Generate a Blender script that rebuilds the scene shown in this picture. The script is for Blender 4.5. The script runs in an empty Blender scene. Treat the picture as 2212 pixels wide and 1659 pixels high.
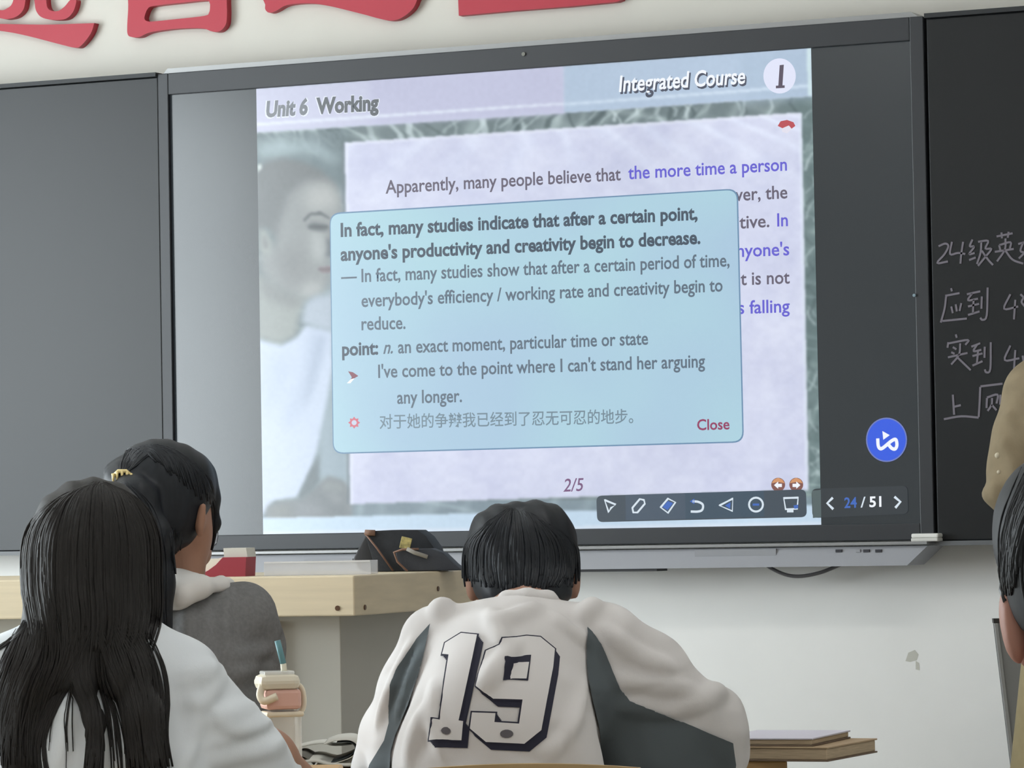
import bpy, bmesh, math, random
import numpy as np
from mathutils import Vector, Matrix
from mathutils.bvhtree import BVHTree

SC = bpy.context.scene
COL = SC.collection
random.seed(7)
RNG = np.random.default_rng(11)

# ------------------------------------------------------------------ camera
F_PX = 8500.0                                   # focal length in pixels of the 2212 x 1659 frame
YAW, PITCH, ROLL = math.radians(-25.527), math.radians(2.007), math.radians(-1.043)
CAM = Vector((3.8768, -8.2136, 1.12))
_R = Vector((math.cos(YAW), -math.sin(YAW), 0))
FWD = Vector((math.sin(YAW) * math.cos(PITCH), math.cos(YAW) * math.cos(PITCH), math.sin(PITCH)))
_U = _R.cross(FWD)
RGT = math.cos(ROLL) * _R + math.sin(ROLL) * _U
UPV = math.cos(ROLL) * _U - math.sin(ROLL) * _R
cd = bpy.data.cameras.new('camera')
cam = bpy.data.objects.new('camera', cd)
COL.objects.link(cam)
cam.matrix_world = Matrix(((RGT.x, UPV.x, -FWD.x, CAM.x), (RGT.y, UPV.y, -FWD.y, CAM.y),
                           (RGT.z, UPV.z, -FWD.z, CAM.z), (0, 0, 0, 1)))
cd.sensor_fit = 'HORIZONTAL'
cd.sensor_width = 36.0
cd.lens = F_PX / 2212.0 * 36.0
cd.clip_start = 0.05
cd.clip_end = 60
SC.camera = cam

# ------------------------------------------------------------------ world, exposure
wd = bpy.data.worlds.new('world')
SC.world = wd
wd.use_nodes = True
wd.node_tree.nodes['Background'].inputs[0].default_value = (0.75, 0.85, 1.0, 1)
wd.node_tree.nodes['Background'].inputs[1].default_value = 0.3
SC.view_settings.view_transform = 'Standard'
SC.view_settings.look = 'None'
SC.view_settings.exposure = 0.0
SC.view_settings.gamma = 1.0
SC.view_settings.use_curve_mapping = False
SC.cycles.max_bounces = 4
SC.cycles.adaptive_threshold = 0.03
SC.cycles.diffuse_bounces = 3
SC.cycles.glossy_bounces = 2
SC.cycles.transmission_bounces = 3
SC.cycles.transparent_max_bounces = 8
SC.cycles.caustics_reflective = False
SC.cycles.caustics_refractive = False
WINDOW_E = 11.5        # brightness of the daylit window panes in the left wall
TUBE_E = 11.0          # brightness of the ceiling light diffusers


# ------------------------------------------------------------------ measuring: where a picture ray meets a real plane
def ray(u, v):
    return FWD + RGT * ((u - 1106.0) / F_PX) + UPV * ((829.5 - v) / F_PX)


def at(u, v, y=0.0):                            # on the vertical plane Y = y (wall, boards, display)
    d = ray(u, v)
    return CAM + d * ((y - CAM.y) / d.y)


KX, KY = Vector((math.cos(YAW), -math.sin(YAW), 0)), Vector((math.sin(YAW), math.cos(YAW), 0))
KROT = -YAW                                     # the pupils face along KY


def K(u, v, d):                                 # coordinates (right, forward, up) in metres in the pupils' frame, forward = d
    r = ray(u, v)
    s = d / r.dot(KY)
    return np.array((r.dot(KX) * s, d, CAM.z + r.z * s))


def kworld(p):
    return Vector((CAM.x, CAM.y, 0)) + KX * float(p[0]) + KY * float(p[1]) + Vector((0, 0, float(p[2])))


# ------------------------------------------------------------------ materials
def lin(c):
    return tuple(((x / 255) / 12.92 if x <= 10.3 else ((x / 255 + 0.055) / 1.055) ** 2.4) for x in c)


_mats = {}


def mat(name, c, rough=0.6, spec=0.4, noise=0.0, nscale=20, bump=0.0, bscale=200, stretch=(1, 1, 1), metal=0.0, sheen=0.0, wrinkle=0.0):
    if name in _mats:
        return _mats[name]
    m = bpy.data.materials.new(name)
    m.use_nodes = True
    nt = m.node_tree
    b = nt.nodes['Principled BSDF']
    L = lin(c)
    b.inputs['Base Color'].default_value = (*L, 1)
    b.inputs['Roughness'].default_value = rough
    b.inputs['Specular IOR Level'].default_value = spec
    b.inputs['Metallic'].default_value = metal
    if sheen:
        b.inputs['Sheen Weight'].default_value = sheen
    if noise or bump or wrinkle:
        tc = nt.nodes.new('ShaderNodeTexCoord')
        mp = nt.nodes.new('ShaderNodeMapping')
        mp.inputs['Scale'].default_value = stretch
        nt.links.new(tc.outputs['Object'], mp.inputs[0])
    if noise:
        n = nt.nodes.new('ShaderNodeTexNoise')
        n.inputs['Scale'].default_value = nscale
        n.inputs['Detail'].default_value = 3
        r = nt.nodes.new('ShaderNodeValToRGB')
        r.color_ramp.elements[0].position = 0.3
        r.color_ramp.elements[1].position = 0.7
        r.color_ramp.elements[0].color = (*[x * (1 - noise) for x in L], 1)
        r.color_ramp.elements[1].color = (*[min(1, x * (1 + noise)) for x in L], 1)
        nt.links.new(mp.outputs[0], n.inputs['Vector'])
        nt.links.new(n.outputs['Fac'], r.inputs[0])
        nt.links.new(r.outputs[0], b.inputs['Base Color'])
    if bump:
        n2 = nt.nodes.new('ShaderNodeTexNoise')
        n2.inputs['Scale'].default_value = bscale
        n2.inputs['Detail'].default_value = 3
        bp = nt.nodes.new('ShaderNodeBump')
        bp.inputs['Strength'].default_value = bump
        bp.inputs['Distance'].default_value = 0.004
        nt.links.new(mp.outputs[0], n2.inputs['Vector'])
        nt.links.new(n2.outputs['Fac'], bp.inputs['Height'])
        nt.links.new(bp.outputs[0], b.inputs['Normal'])
    if wrinkle:                                  # creases of cloth
        w = nt.nodes.new('ShaderNodeTexNoise')
        w.inputs['Scale'].default_value = 9
        w.inputs['Detail'].default_value = 1.0
        w.inputs['Distortion'].default_value = 0.5
        w2 = nt.nodes.new('ShaderNodeBump')
        w2.inputs['Strength'].default_value = wrinkle * 1.6
        w2.inputs['Distance'].default_value = 0.03
        mp2 = nt.nodes.new('ShaderNodeMapping')
        mp2.inputs['Scale'].default_value = (1.0, 0.6, 1.3)
        mp2.inputs['Rotation'].default_value = (0, 0.6, 0)
        nt.links.new(tc.outputs['Object'], mp2.inputs[0])
        nt.links.new(mp2.outputs[0], w.inputs['Vector'])
        nt.links.new(w.outputs['Fac'], w2.inputs['Height'])
        if bump:
            nt.links.new(bp.outputs[0], w2.inputs['Normal'])
        nt.links.new(w2.outputs[0], b.inputs['Normal'])
    _mats[name] = m
    return m


GLASS_ROUGH = 0.22


def screen_mat(name, c, strength=1.0, attr=None):   # lit pixels under the display's matte glass
    key = 'lit_' + name
    if key in _mats:
        return _mats[key]
    m = bpy.data.materials.new(key)
    m.use_nodes = True
    b = m.node_tree.nodes['Principled BSDF']
    b.inputs['Base Color'].default_value = (0.01, 0.01, 0.01, 1)
    m.cycles.emission_sampling = 'NONE'      # thousands of small lit faces: found by bounced rays, not by light sampling
    b.inputs['Roughness'].default_value = GLASS_ROUGH
    b.inputs['Specular IOR Level'].default_value = 0.62
    b.inputs['Emission Strength'].default_value = strength
    if attr:
        a = m.node_tree.nodes.new('ShaderNodeAttribute')
        a.attribute_name = attr
        m.node_tree.links.new(a.outputs['Color'], b.inputs['Emission Color'])
    else:
        b.inputs['Emission Color'].default_value = (*lin(c), 1)
    _mats[key] = m
    return m


def lamp_mat(name, c, e):
    m = bpy.data.materials.new(name)
    m.use_nodes = True
    b = m.node_tree.nodes['Principled BSDF']
    b.inputs['Base Color'].default_value = (0.8, 0.8, 0.8, 1)
    b.inputs['Emission Color'].default_value = (*c, 1)
    b.inputs['Emission Strength'].default_value = e
    return m


def clear_mat(name, c=(1, 1, 1), alpha=0.3, rough=0.1):
    if name in _mats:
        return _mats[name]
    m = bpy.data.materials.new(name)
    m.use_nodes = True
    nt = m.node_tree
    b = nt.nodes['Principled BSDF']
    b.inputs['Base Color'].default_value = (*c, 1)
    b.inputs['Roughness'].default_value = rough
    b.inputs['Alpha'].default_value = alpha
    _mats[name] = m
    return m


# ------------------------------------------------------------------ object helpers
def tag(o, label=None, cat=None, group=None, kind=None):
    for k, v in (('label', label), ('category', cat), ('group', group), ('kind', kind)):
        if v:
            o[k] = v
    return o


def link(name, me, m, parent=None):
    o = bpy.data.objects.new(name, me)
    COL.objects.link(o)
    if parent is not None:
        o.parent = parent
    for x in (m if isinstance(m, (list, tuple)) else [m]):
        me.materials.append(x)
    return o


def thing(name, label, cat, loc=(0, 0, 0), rotz=0.0, group=None):
    o = bpy.data.objects.new(name, None)
    COL.objects.link(o)
    o.location = loc
    o.rotation_euler = (0, 0, rotz)
    o.empty_display_size = 0.05
    return tag(o, label, cat, group)


def mesh(name, vs, fs, m, parent=None, smooth=False):
    me = bpy.data.meshes.new(name)
    me.from_pydata([tuple(map(float, v)) for v in vs], [], [tuple(f) for f in fs])
    me.update()
    if smooth:
        me.polygons.foreach_set('use_smooth', [True] * len(me.polygons))
    return link(name, me, m, parent)


def bm_obj(name, bm, m, parent=None, smooth=False):
    bmesh.ops.recalc_face_normals(bm, faces=bm.faces)
    me = bpy.data.meshes.new(name)
    bm.to_mesh(me)
    bm.free()
    if smooth:
        me.polygons.foreach_set('use_smooth', [True] * len(me.polygons))
    return link(name, me, m, parent)


def add_box(bm, c, s, bevel=0.0, rot=None, seg=2):
    r = bmesh.ops.create_cube(bm, size=1.0)
    M = Matrix.Translation(c) @ (rot.to_4x4() if rot is not None else Matrix.Identity(4)) @ Matrix.Diagonal((*s, 1))
    bmesh.ops.transform(bm, matrix=M, verts=r['verts'])
    if bevel:
        es = list({e for v in r['verts'] for e in v.link_edges})
        bmesh.ops.bevel(bm, geom=es, offset=bevel, segments=seg, affect='EDGES', profile=0.5)


def box(name, c, s, m, parent=None, bevel=0.0, rot=None):
    bm = bmesh.new()
    add_box(bm, c, s, bevel, rot)
    return bm_obj(name, bm, m, parent)


def add_prism(bm, pts, off):
    """closed outline of 3-D points, extruded by the vector off"""
    off = Vector(off)
    a = [bm.verts.new(p) for p in pts]
    b = [bm.verts.new(Vector(p) + off) for p in pts]
    n = len(pts)
    f1 = bm.faces.new(a)
    f2 = bm.faces.new(b[::-1])
    for i in range(n):
        bm.faces.new((a[i], b[i], b[(i + 1) % n], a[(i + 1) % n]))
    f1.normal_update()
    f2.normal_update()
    bmesh.ops.triangulate(bm, faces=[f1, f2], ngon_method='EAR_CLIP')


def add_tube(bm, pts, radii, seg=8, caps=True):
    pts = [Vector(p) for p in pts]
    if not isinstance(radii, (list, tuple)):
        radii = [radii] * len(pts)
    rings = []
    ref = None
    for i, p in enumerate(pts):
        t = (pts[min(i + 1, len(pts) - 1)] - pts[max(i - 1, 0)]).normalized()
        if ref is None:
            ref = t.orthogonal().normalized()
        ref = (ref - t * ref.dot(t))
        ref = ref.normalized() if ref.length > 1e-6 else t.orthogonal().normalized()
        w = t.cross(ref)
        rings.append([bm.verts.new(p + (ref * math.cos(2 * math.pi * k / seg) + w * math.sin(2 * math.pi * k / seg)) * radii[i]) for k in range(seg)])
    for a, b in zip(rings, rings[1:]):
        for k in range(seg):
            bm.faces.new((a[k], a[(k + 1) % seg], b[(k + 1) % seg], b[k]))
    if caps:
        bm.faces.new(rings[0][::-1])
        bm.faces.new(rings[-1])


def tube(name, pts, radii, m, parent=None, seg=8):
    bm = bmesh.new()
    add_tube(bm, pts, radii, seg)
    return bm_obj(name, bm, m, parent, True)


def smooth_pts(pts, n=8, closed=False):
    """Catmull-Rom through the points"""
    P = [np.array(p, float) for p in pts]
    out = []
    N = len(P)
    rng = range(N) if closed else range(N - 1)
    for i in rng:
        p1, p2 = P[i], P[(i + 1) % N]
        p0 = P[i - 1] if (closed or i > 0) else 2 * p1 - p2
        p3 = P[(i + 2) % N] if (closed or i + 2 < N) else 2 * p2 - p1
        for k in range(n):
            t = k / n
            out.append(0.5 * ((2 * p1) + (-p0 + p2) * t + (2 * p0 - 5 * p1 + 4 * p2 - p3) * t * t + (-p0 + 3 * p1 - 3 * p2 + p3) * t ** 3))
    if not closed:
        out.append(P[-1])
    return out


# ------------------------------------------------------------------ the room
def struct(name, c, s, m):
    o = box(name, c, s, m)
    return tag(o, kind='structure')


M_WALL = mat('wall_paint', (246, 245, 242), 0.6, 0.25, noise=0.015, nscale=6)
M_CEIL = mat('ceiling_paint', (232, 232, 230), 0.8, 0.2)
M_FLOOR = mat('floor_tile', (186, 182, 174), 0.4, 0.4, noise=0.08, nscale=4)
X0, X1, Y0, Y1, ZC = -3.3, 6.2, -11.0, 0.10, 3.3
struct('floor', ((X0 + X1) / 2, (Y0 + Y1) / 2, -0.05), (X1 - X0 + 0.4, Y1 - Y0 + 0.4, 0.1), M_FLOOR)
struct('ceiling', ((X0 + X1) / 2, (Y0 + Y1) / 2, ZC + 0.05), (X1 - X0 + 0.4, Y1 - Y0 + 0.4, 0.1), M_CEIL)
Z_BAND = 1.75          # behind the boards the wall colour changes from white to a darker cream
M_UPPER = mat('upper_wall_cream', (212, 208, 199), 0.75, 0.25, noise=0.012, nscale=6)
struct('wall_front', ((X0 + X1) / 2, Y1 + 0.1, Z_BAND / 2), (X1 - X0 + 0.4, 0.2, Z_BAND), M_WALL)
struct('wall_front_upper', ((X0 + X1) / 2, Y1 + 0.1, (Z_BAND + ZC) / 2), (X1 - X0 + 0.4, 0.2, ZC - Z_BAND), M_UPPER)
struct('wall_back', ((X0 + X1) / 2, Y0 - 0.1, ZC / 2), (X1 - X0 + 0.4, 0.2, ZC), M_WALL)
struct('wall_right', (X1 + 0.1, (Y0 + Y1) / 2, ZC / 2), (0.2, Y1 - Y0, ZC), M_WALL)
struct('wall_left', (X0 - 0.1, (Y0 + Y1) / 2, ZC / 2), (0.2, Y1 - Y0, ZC), M_WALL)
M_PANE = lamp_mat('daylit_pane', (0.86, 0.95, 1.0), WINDOW_E)
M_SASH = mat('window_frame_white', (225, 226, 226), 0.4)
for i, yc in enumerate((-3.1,)):
    w = tag(box('window_%d' % (i + 1), (X0 + 0.03, yc, 1.65), (0.02, 3.0, 2.1), M_PANE), kind='structure')
    bm = bmesh.new()
    for dy in (-1.53, 0, 1.53):
        add_box(bm, (X0 + 0.04, yc + dy, 1.65), (0.06, 0.06, 2.2), 0.006)
    for dz in (-1.07, 0.5, 1.07):
        add_box(bm, (X0 + 0.04, yc, 1.65 + dz), (0.06, 3.12, 0.06), 0.006)
    bm_obj('window_frame', bm, M_SASH, w)
M_TUBE = lamp_mat('light_diffuser', (1.0, 0.98, 0.95), TUBE_E)
M_LAMP = mat('lamp_housing', (225, 225, 222), 0.5)
for xi, yi, nm in ((-1.3, -2.4, 'left front'), (1.7, -2.4, 'right front'), (-1.3, -6.0, 'left middle'), (1.7, -6.0, 'right middle'), (4.4, -2.8, 'added far right front'), (4.6, -6.0, 'far right middle'), (-1.3, -8.0, 'added left rear'), (1.7, -8.0, 'right rear'), (4.6, -8.0, 'added far right rear'), (1.7, -10.0, 'added rearmost')):  # far right front, outer rear and rearmost lamps added unseen as fill light
    t = thing('ceiling_light', 'white fluorescent ceiling light, the %s one of the room' % nm, 'light', (xi, yi, ZC), 0, 'ceiling lights')
    box('housing', (0, 0, -0.03), (1.25, 0.32, 0.06), M_LAMP, t, 0.01)
    box('diffuser', (0, 0, -0.065), (1.2, 0.27, 0.012), M_TUBE, t)

# ------------------------------------------------------------------ boards either side of the display
M_BOARD = mat('blackboard_enamel', (24, 26, 28), 0.36, 0.36, noise=0.05, nscale=3)
M_RAIL = mat('board_rail', (96, 98, 100), 0.45, 0.5)
M_DARKRAIL = mat('board_dark_rail', (38, 40, 42), 0.5)
YB = -0.005


def board2(name, label, u_in, v_top, v_bot, x_far):
    a, b = at(u_in, v_top, YB), at(u_in, v_bot, YB)
    t = thing(name, label, 'blackboard', (a.x, YB, b.z))
    dx = x_far - a.x
    H = a.z - b.z
    box('writing_surface', (dx / 2, 0.035, H / 2), (abs(dx), 0.07, H), M_BOARD, t, 0.003)
    box('top_rail', (dx / 2, 0.03, H + 0.005), (abs(dx), 0.084, 0.010), M_DARKRAIL, t)
    box('bottom_rail', (dx / 2, 0.03, -0.005), (abs(dx), 0.088, 0.010), M_RAIL, t)
    return t


bl = board2('blackboard', 'grey sheen blackboard without writing left of the display', 341, 166, 1186, X0 + 0.6)
br = board2('blackboard', 'black blackboard with white chalk handwriting right of the display', 2000, 40, 1169, 3.6)

# chalk handwriting: strokes in picture columns and rows, laid as thin ribbons on the board
M_CHALK = mat('chalk', (124, 119, 127), 0.9, 0.1)


def ribbon(bm, pts, w, off=Vector((0, 0, 0))):
    """flat ribbon of width w metres in the X-Z plane through the 3-D points"""
    pts = [Vector(p) + off for p in pts]
    L = []
    for i, p in enumerate(pts):
        t = (pts[min(i + 1, len(pts) - 1)] - pts[max(i - 1, 0)])
        t.y = 0
        t = t.normalized() if t.length > 1e-9 else Vector((1, 0, 0))
        n = Vector((-t.z, 0, t.x))
        L.append((bm.verts.new(p + n * w / 2), bm.verts.new(p - n * w / 2)))
    for (a, b), (c, d) in zip(L, L[1:]):
        bm.faces.new((a, b, d, c))


def strokes(name, strokes_uv, w_px, y, m, parent, smooth=True, closed=False):
    bm = bmesh.new()
    org = parent_world(parent)
    w = w_px / 930.0
    for s in strokes_uv:
        pp = smooth_pts([(u, v, 0) for u, v in s], 4) if smooth and len(s) > 2 else [np.array((u, v, 0)) for u, v in s]
        pts = [at(p[0], p[1], y) - org for p in pp]
        if closed:
            pts.append(pts[0])
        ribbon(bm, pts, w)
    return bm_obj(name, bm, m, parent)


def parent_world(o):
    v = Vector((0, 0, 0))
    while o is not None:
        v += o.location
        o = o.parent
    return v


cz = lambda x, y: (1850 + x / 2.0746, 450 + y / 2.0746)   # reading of the enlarged crop
def crop(sts):
    return [[cz(*p) for p in s] for s in sts]


chalk = [
    ('chalk_writing', [
        [(368, 170), (398, 158), (412, 170), (395, 205), (362, 245), (410, 238)],
        [(428, 150), (420, 205), (455, 200), (488, 205)], [(478, 150), (470, 205), (466, 248)],
        [(520, 140), (508, 170), (528, 172), (505, 205), (530, 200)], [(505, 232), (535, 220)],
        [(545, 150), (590, 146), (578, 180), (605, 182), (580, 215), (545, 258)], [(560, 150), (556, 200), (540, 250)], [(562, 190), (590, 230), (612, 254)],
        [(628, 126), (700, 112)], [(650, 108), (652, 135)], [(682, 105), (678, 132)],
        [(640, 165), (690, 152), (688, 180)], [(640, 165), (645, 188)], [(620, 195), (705, 182)], [(668, 135), (665, 185), (630, 238)], [(668, 190), (700, 230), (748, 248)],
        [(725, 160), (760, 150)], [(748, 150), (735, 190), (750, 200), (728, 225)]]),
    ('chalk_writing', [
        [(424, 358), (428, 372)], [(398, 392), (462, 380)], [(402, 395), (395, 450), (378, 512)],
        [(425, 440), (432, 470)], [(445, 430), (450, 462)], [(470, 425), (462, 460)], [(385, 505), (495, 494)],
        [(495, 385), (555, 372)], [(520, 380), (500, 412), (545, 405)], [(500, 440), (550, 428)], [(525, 410), (522, 470)], [(500, 478), (552, 462)],
        [(562, 395), (560, 450)], [(588, 355), (584, 480), (565, 500), (555, 490)],
        [(690, 385), (662, 450), (725, 440)], [(712, 410), (706, 498)], [(735, 385), (748, 400), (740, 420), (755, 440)]]),
    ('chalk_writing', [
        [(445, 565), (450, 580)], [(412, 600), (408, 625)], [(415, 605), (500, 590), (488, 612)],
        [(432, 622), (448, 632)], [(425, 645), (440, 652)], [(410, 668), (498, 648)], [(465, 605), (460, 655), (425, 700)], [(455, 670), (512, 725)],
        [(515, 620), (555, 605)], [(540, 612), (525, 640), (560, 634)], [(520, 662), (565, 650)], [(545, 640), (540, 695)], [(520, 705), (565, 685)],
        [(575, 620), (574, 670)], [(602, 600), (600, 720), (582, 735), (575, 722)],
        [(690, 615), (665, 680), (730, 672)], [(712, 635), (706, 725)], [(745, 660), (750, 690)]]),
    ('chalk_writing', [
        [(432, 835), (438, 925)], [(436, 890), (468, 882)], [(392, 945), (470, 932), (548, 938)],
        [(555, 800), (552, 870), (548, 935)], [(556, 798), (655, 786)],
        [(585, 850), (583, 895)], [(585, 848), (632, 835), (628, 875)], [(608, 850), (606, 880), (588, 908)], [(606, 880), (628, 905)], [(645, 835), (644, 880)]]),
]
for (nm, sts), wpx in zip(chalk, (4.2, 4.2, 4.2, 4.4)):
    strokes(nm, crop(sts), wpx, YB - 0.0015, M_CHALK, br)

# the white eraser standing on the ledge at the display's corner
e0, e1 = at(1968, 1170, -0.035), at(2026, 1152, -0.035)
er = thing('board_eraser', 'small white board eraser standing on the ledge under the right blackboard', 'eraser', ((e0.x + e1.x) / 2, -0.012, e0.z))
M_ERW = mat('eraser_white', (236, 234, 228), 0.6)
box('felt_pad', (0, 0, (e1.z - e0.z) * 0.22), (e1.x - e0.x, 0.05, (e1.z - e0.z) * 0.44), mat('eraser_felt', (214, 212, 206), 0.9), er, 0.002)
box('grip', (0, 0, (e1.z - e0.z) * 0.72), (e1.x - e0.x, 0.046, (e1.z - e0.z) * 0.56), M_ERW, er, 0.003)

# ------------------------------------------------------------------ interactive display
DW, DH, DZ = 1.896, 1.0665, CAM.z + 0.514
disp = thing('interactive_display', 'large wall mounted touch display showing a pale blue lesson slide', 'display', (0, 0, DZ))
M_BEZ = mat('bezel_black', (42, 44, 48), 0.45, 0.5)
M_SIL = mat('silver_trim', (150, 150, 150), 0.35, 0.5, metal=0.3)
M_TRAY = mat('speaker_bar_grey', (152, 153, 158), 0.5, 0.4)
tl, tr_, bl_, br_ = at(350, 160, 0), at(1992, 42, 0), at(352, 1186, 0), at(2012, 1166, 0)
xl, xr = -DW / 2 - 0.029, DW / 2 + 0.032
zt, zb = DH / 2 + 0.052, -DH / 2 - 0.037
bm = bmesh.new()
add_box(bm, ((xl - DW / 2) / 2, 0.02, (zt + zb) / 2), (-DW / 2 - xl, 0.06, zt - zb), 0.002)
add_box(bm, ((xr + DW / 2) / 2, 0.02, (zt + zb) / 2), (xr - DW / 2, 0.06, zt - zb), 0.002)
add_box(bm, (0, 0.02, (zt + DH / 2) / 2), (DW, 0.06, zt - DH / 2), 0.002)
add_box(bm, (0, 0.02, (zb - DH / 2) / 2), (DW, 0.06, -DH / 2 - zb), 0.002)
bez = bm_obj('bezel', bm, M_BEZ, disp)
# silver trim along the top
pts = [Vector((xl + 0.012, -0.004, zt)), Vector((xr - 0.012, -0.004, zt)), Vector((xr - 0.030, -0.004, zt + 0.012)), Vector((xl + 0.025, -0.004, zt + 0.012))]
bm = bmesh.new()
add_prism(bm, pts, (0, 0.07, 0))
bm_obj('top_trim', bm, M_SIL, disp)
# camera dot in the top bezel, sensor dot at the right bezel
for (u, v, r, c) in ((1131, 117, 0.0045, (120, 120, 112)), (1975, 638, 0.0035, (130, 150, 160))):
    p = at(u, v, -0.012) - disp.location
    bm = bmesh.new()
    bmesh.ops.create_cone(bm, cap_ends=True, segments=16, radius1=r, radius2=r, depth=0.004, matrix=Matrix.Translation(p) @ Matrix.Rotation(math.pi / 2, 4, 'X'))
    bm_obj('sensor_dot', bm, mat('sensor_%d' % c[0], c, 0.4), disp)
# lower edge strip and speaker bar, whose end is cut on a slant
box('lower_edge_strip', (0, 0.0, zb - 0.006), (xr - xl - 0.01, 0.08, 0.007), M_SIL, disp, 0.001)
ztop = zb - 0.012
zlow = ztop - 0.043
bm = bmesh.new()
add_prism(bm, [Vector((xl + 0.01, -0.03, ztop)), Vector((xr - 0.008, -0.03, ztop)), Vector((xr - 0.052, -0.045, zlow)), Vector((xl + 0.05, -0.045, zlow))], (0, 0.11, 0))
bar = bm_obj('speaker_bar', bm, M_TRAY, disp)
def on_bar(u0, v0, u1, v1, nm, m):
    a, b = at(u0, v0, -0.043) - disp.location, at(u1, v1, -0.043) - disp.location
    zc = (a.z + b.z) / 2
    yf = -0.03 - 0.015 * (ztop - zc) / (ztop - zlow)
    return box(nm, ((a.x + b.x) / 2, yf + 0.001, zc), (abs(b.x - a.x), 0.008, abs(a.z - b.z)), m, bar, 0.0005)
M_GR = mat('grille_grey', (150, 151, 155), 0.7)
M_PORT = mat('port_dark', (50, 50, 56), 0.5)
on_bar(1498, 1188, 1674, 1200, 'speaker_grille', M_GR)
on_bar(655, 1208, 760, 1220, 'speaker_grille', M_GR)
for u in (1802, 1862, 1888):
    on_bar(u, 1187, u + 14, 1193, 'port', M_PORT)
on_bar(1846, 1187, 1856, 1193, 'button', M_GR)
box('seam_strip', (at(1335, 1216, -0.03).x, -0.01, zlow - 0.003), (0.20, 0.06, 0.006), mat('seam_dark', (60, 60, 62), 0.6), bar)

# cable hanging under the bar
cp = [at(u, v, 0.03) for u, v in ((1628, 1200), (1650, 1218), (1690, 1239), (1725, 1245), (1768, 1238), (1810, 1222), (1845, 1205))]
tag(tube('cable', smooth_pts(cp, 6), 0.0042, mat('cable_grey', (92, 90, 92), 0.5)), 'thin grey cable hanging in a loop below the display', 'cable')

# ------------------------------------------------------------------ what the screen shows
PANEL_Y = 0.0
scr = box('screen_panel', (0, 0.02, 0), (DW, 0.04, DH), screen_mat('panel', (40, 46, 50)), disp)


def pix(u, v, lay):
    return at(u, v, -0.0006 - 0.0004 * lay) - disp.location


def flat(name, pts, lay, m, parent):
    bm = bmesh.new()
    f = bm.faces.new([bm.verts.new(pix(u, v, lay)) for u, v in pts])
    f.normal_update()
    bmesh.ops.triangulate(bm, faces=[f], ngon_method='EAR_CLIP')
    return bm_obj(name, bm, m, parent)


def rrect(q, r, n=6):
    """rounded quad from four corners TL TR BR BL (pixels)"""
    q = [np.array(p, float) for p in q]
    out = []
    for i in range(4):
        p, a, b = q[i], q[i - 1], q[(i + 1) % 4]
        da, db = (a - p) / np.linalg.norm(a - p), (b - p) / np.linalg.norm(b - p)
        for k in range(n + 1):
            t = k / n
            s = (1 - t) ** 2
            e = t ** 2
            out.append(tuple(p + da * r * s + db * r * e))
    return out


def disc(u, v, ru, rv, n=40):
    return [(u + ru * math.cos(2 * math.pi * k / n), v + rv * math.sin(2 * math.pi * k / n)) for k in range(n)]


def lines(name, sts, w, lay, m, parent, smooth=False, closed=False):
    bm = bmesh.new()
    for s in sts:
        s = list(s) + ([s[0], s[1]] if closed else [])
        pp = [tuple(p[:2]) for p in smooth_pts([(u, v, 0) for u, v in s], 5)] if smooth and len(s) > 2 else s
        ribbon(bm, [pix(u, v, lay) for u, v in pp], w / 850.0)
    return bm_obj(name, bm, m, parent)


def text(name, body, p0, p1, cap, lay, m, parent, bold=0.0, shear=0.0, rise=0.0):
    """text whose first and last marks stand at the picture points p0 and p1 of its base line; cap = capital height in pixels"""
    cu = bpy.data.curves.new('text', 'FONT')
    cu.body = body
    cu.offset = bold
    cu.resolution_u = 3
    o = bpy.data.objects.new('text', cu)
    COL.objects.link(o)
    dg = bpy.context.evaluated_depsgraph_get()
    me = bpy.data.meshes.new_from_object(o.evaluated_get(dg))
    bpy.data.objects.remove(o)
    n = len(me.vertices)
    co = np.empty(n * 3, np.float32)
    me.vertices.foreach_get('co', co)
    co = co.reshape(-1, 3)
    x0, x1 = co[:, 0].min(), co[:, 0].max()
    k = cap / 0.727
    out = []
    for x, y, _ in co:
        t = (x - x0) / (x1 - x0)
        u = p0[0] + (p1[0] - p0[0]) * t + y * k * (shear - 0.014)
        v = p0[1] + (p1[1] - p0[1]) * t - y * k
        q = pix(u, v, lay)
        out += [q.x, q.y, q.z]
    me.vertices.foreach_set('co', out)
    me.name = name
    me.update()
    me.materials.clear()
    return link(name, me, m, parent)


# --- slide picture: painted on a fine grid of lit pixels -----------------
UU0, VV0, STEP = 540, 90, 2
PW, PH = 624, 540
pu, pv = np.meshgrid(UU0 + STEP * np.arange(PW), VV0 + STEP * np.arange(PH))
img = np.zeros((PH, PW, 3), np.float32)


def inside(pts):
    m = np.zeros(pu.shape, bool)
    n = len(pts)
    for i in range(n):
        (x1, y1), (x2, y2) = pts[i], pts[(i + 1) % n]
        if y1 == y2:
            continue
        c = ((y1 > pv) != (y2 > pv)) & (pu < (x2 - x1) * (pv - y1) / (y2 - y1) + x1)
        m ^= c
    return m.astype(np.float32)


def blur(a, r):
    r = int(r)
    if r < 1:
        return a
    for ax in (0, 1):
        for _ in range(2):
            p = np.pad(a, [(r, r) if i == ax else (0, 0) for i in range(2)], mode='edge')
            c = np.cumsum(p, axis=ax)
            c = np.insert(c, 0, 0, axis=ax)
            s1 = [slice(None)] * 2
            s2 = [slice(None)] * 2
            s1[ax] = slice(2 * r + 1, None)
            s2[ax] = slice(0, -(2 * r + 1))
            a = (c[tuple(s1)] - c[tuple(s2)]) / (2 * r + 1)
    return a


def paint(pts, c, b=1, alpha=1.0):
    global img
    m = (blur(inside(pts), b) * alpha)[..., None]
    img = img * (1 - m) + np.array(c, np.float32) * m


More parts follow.
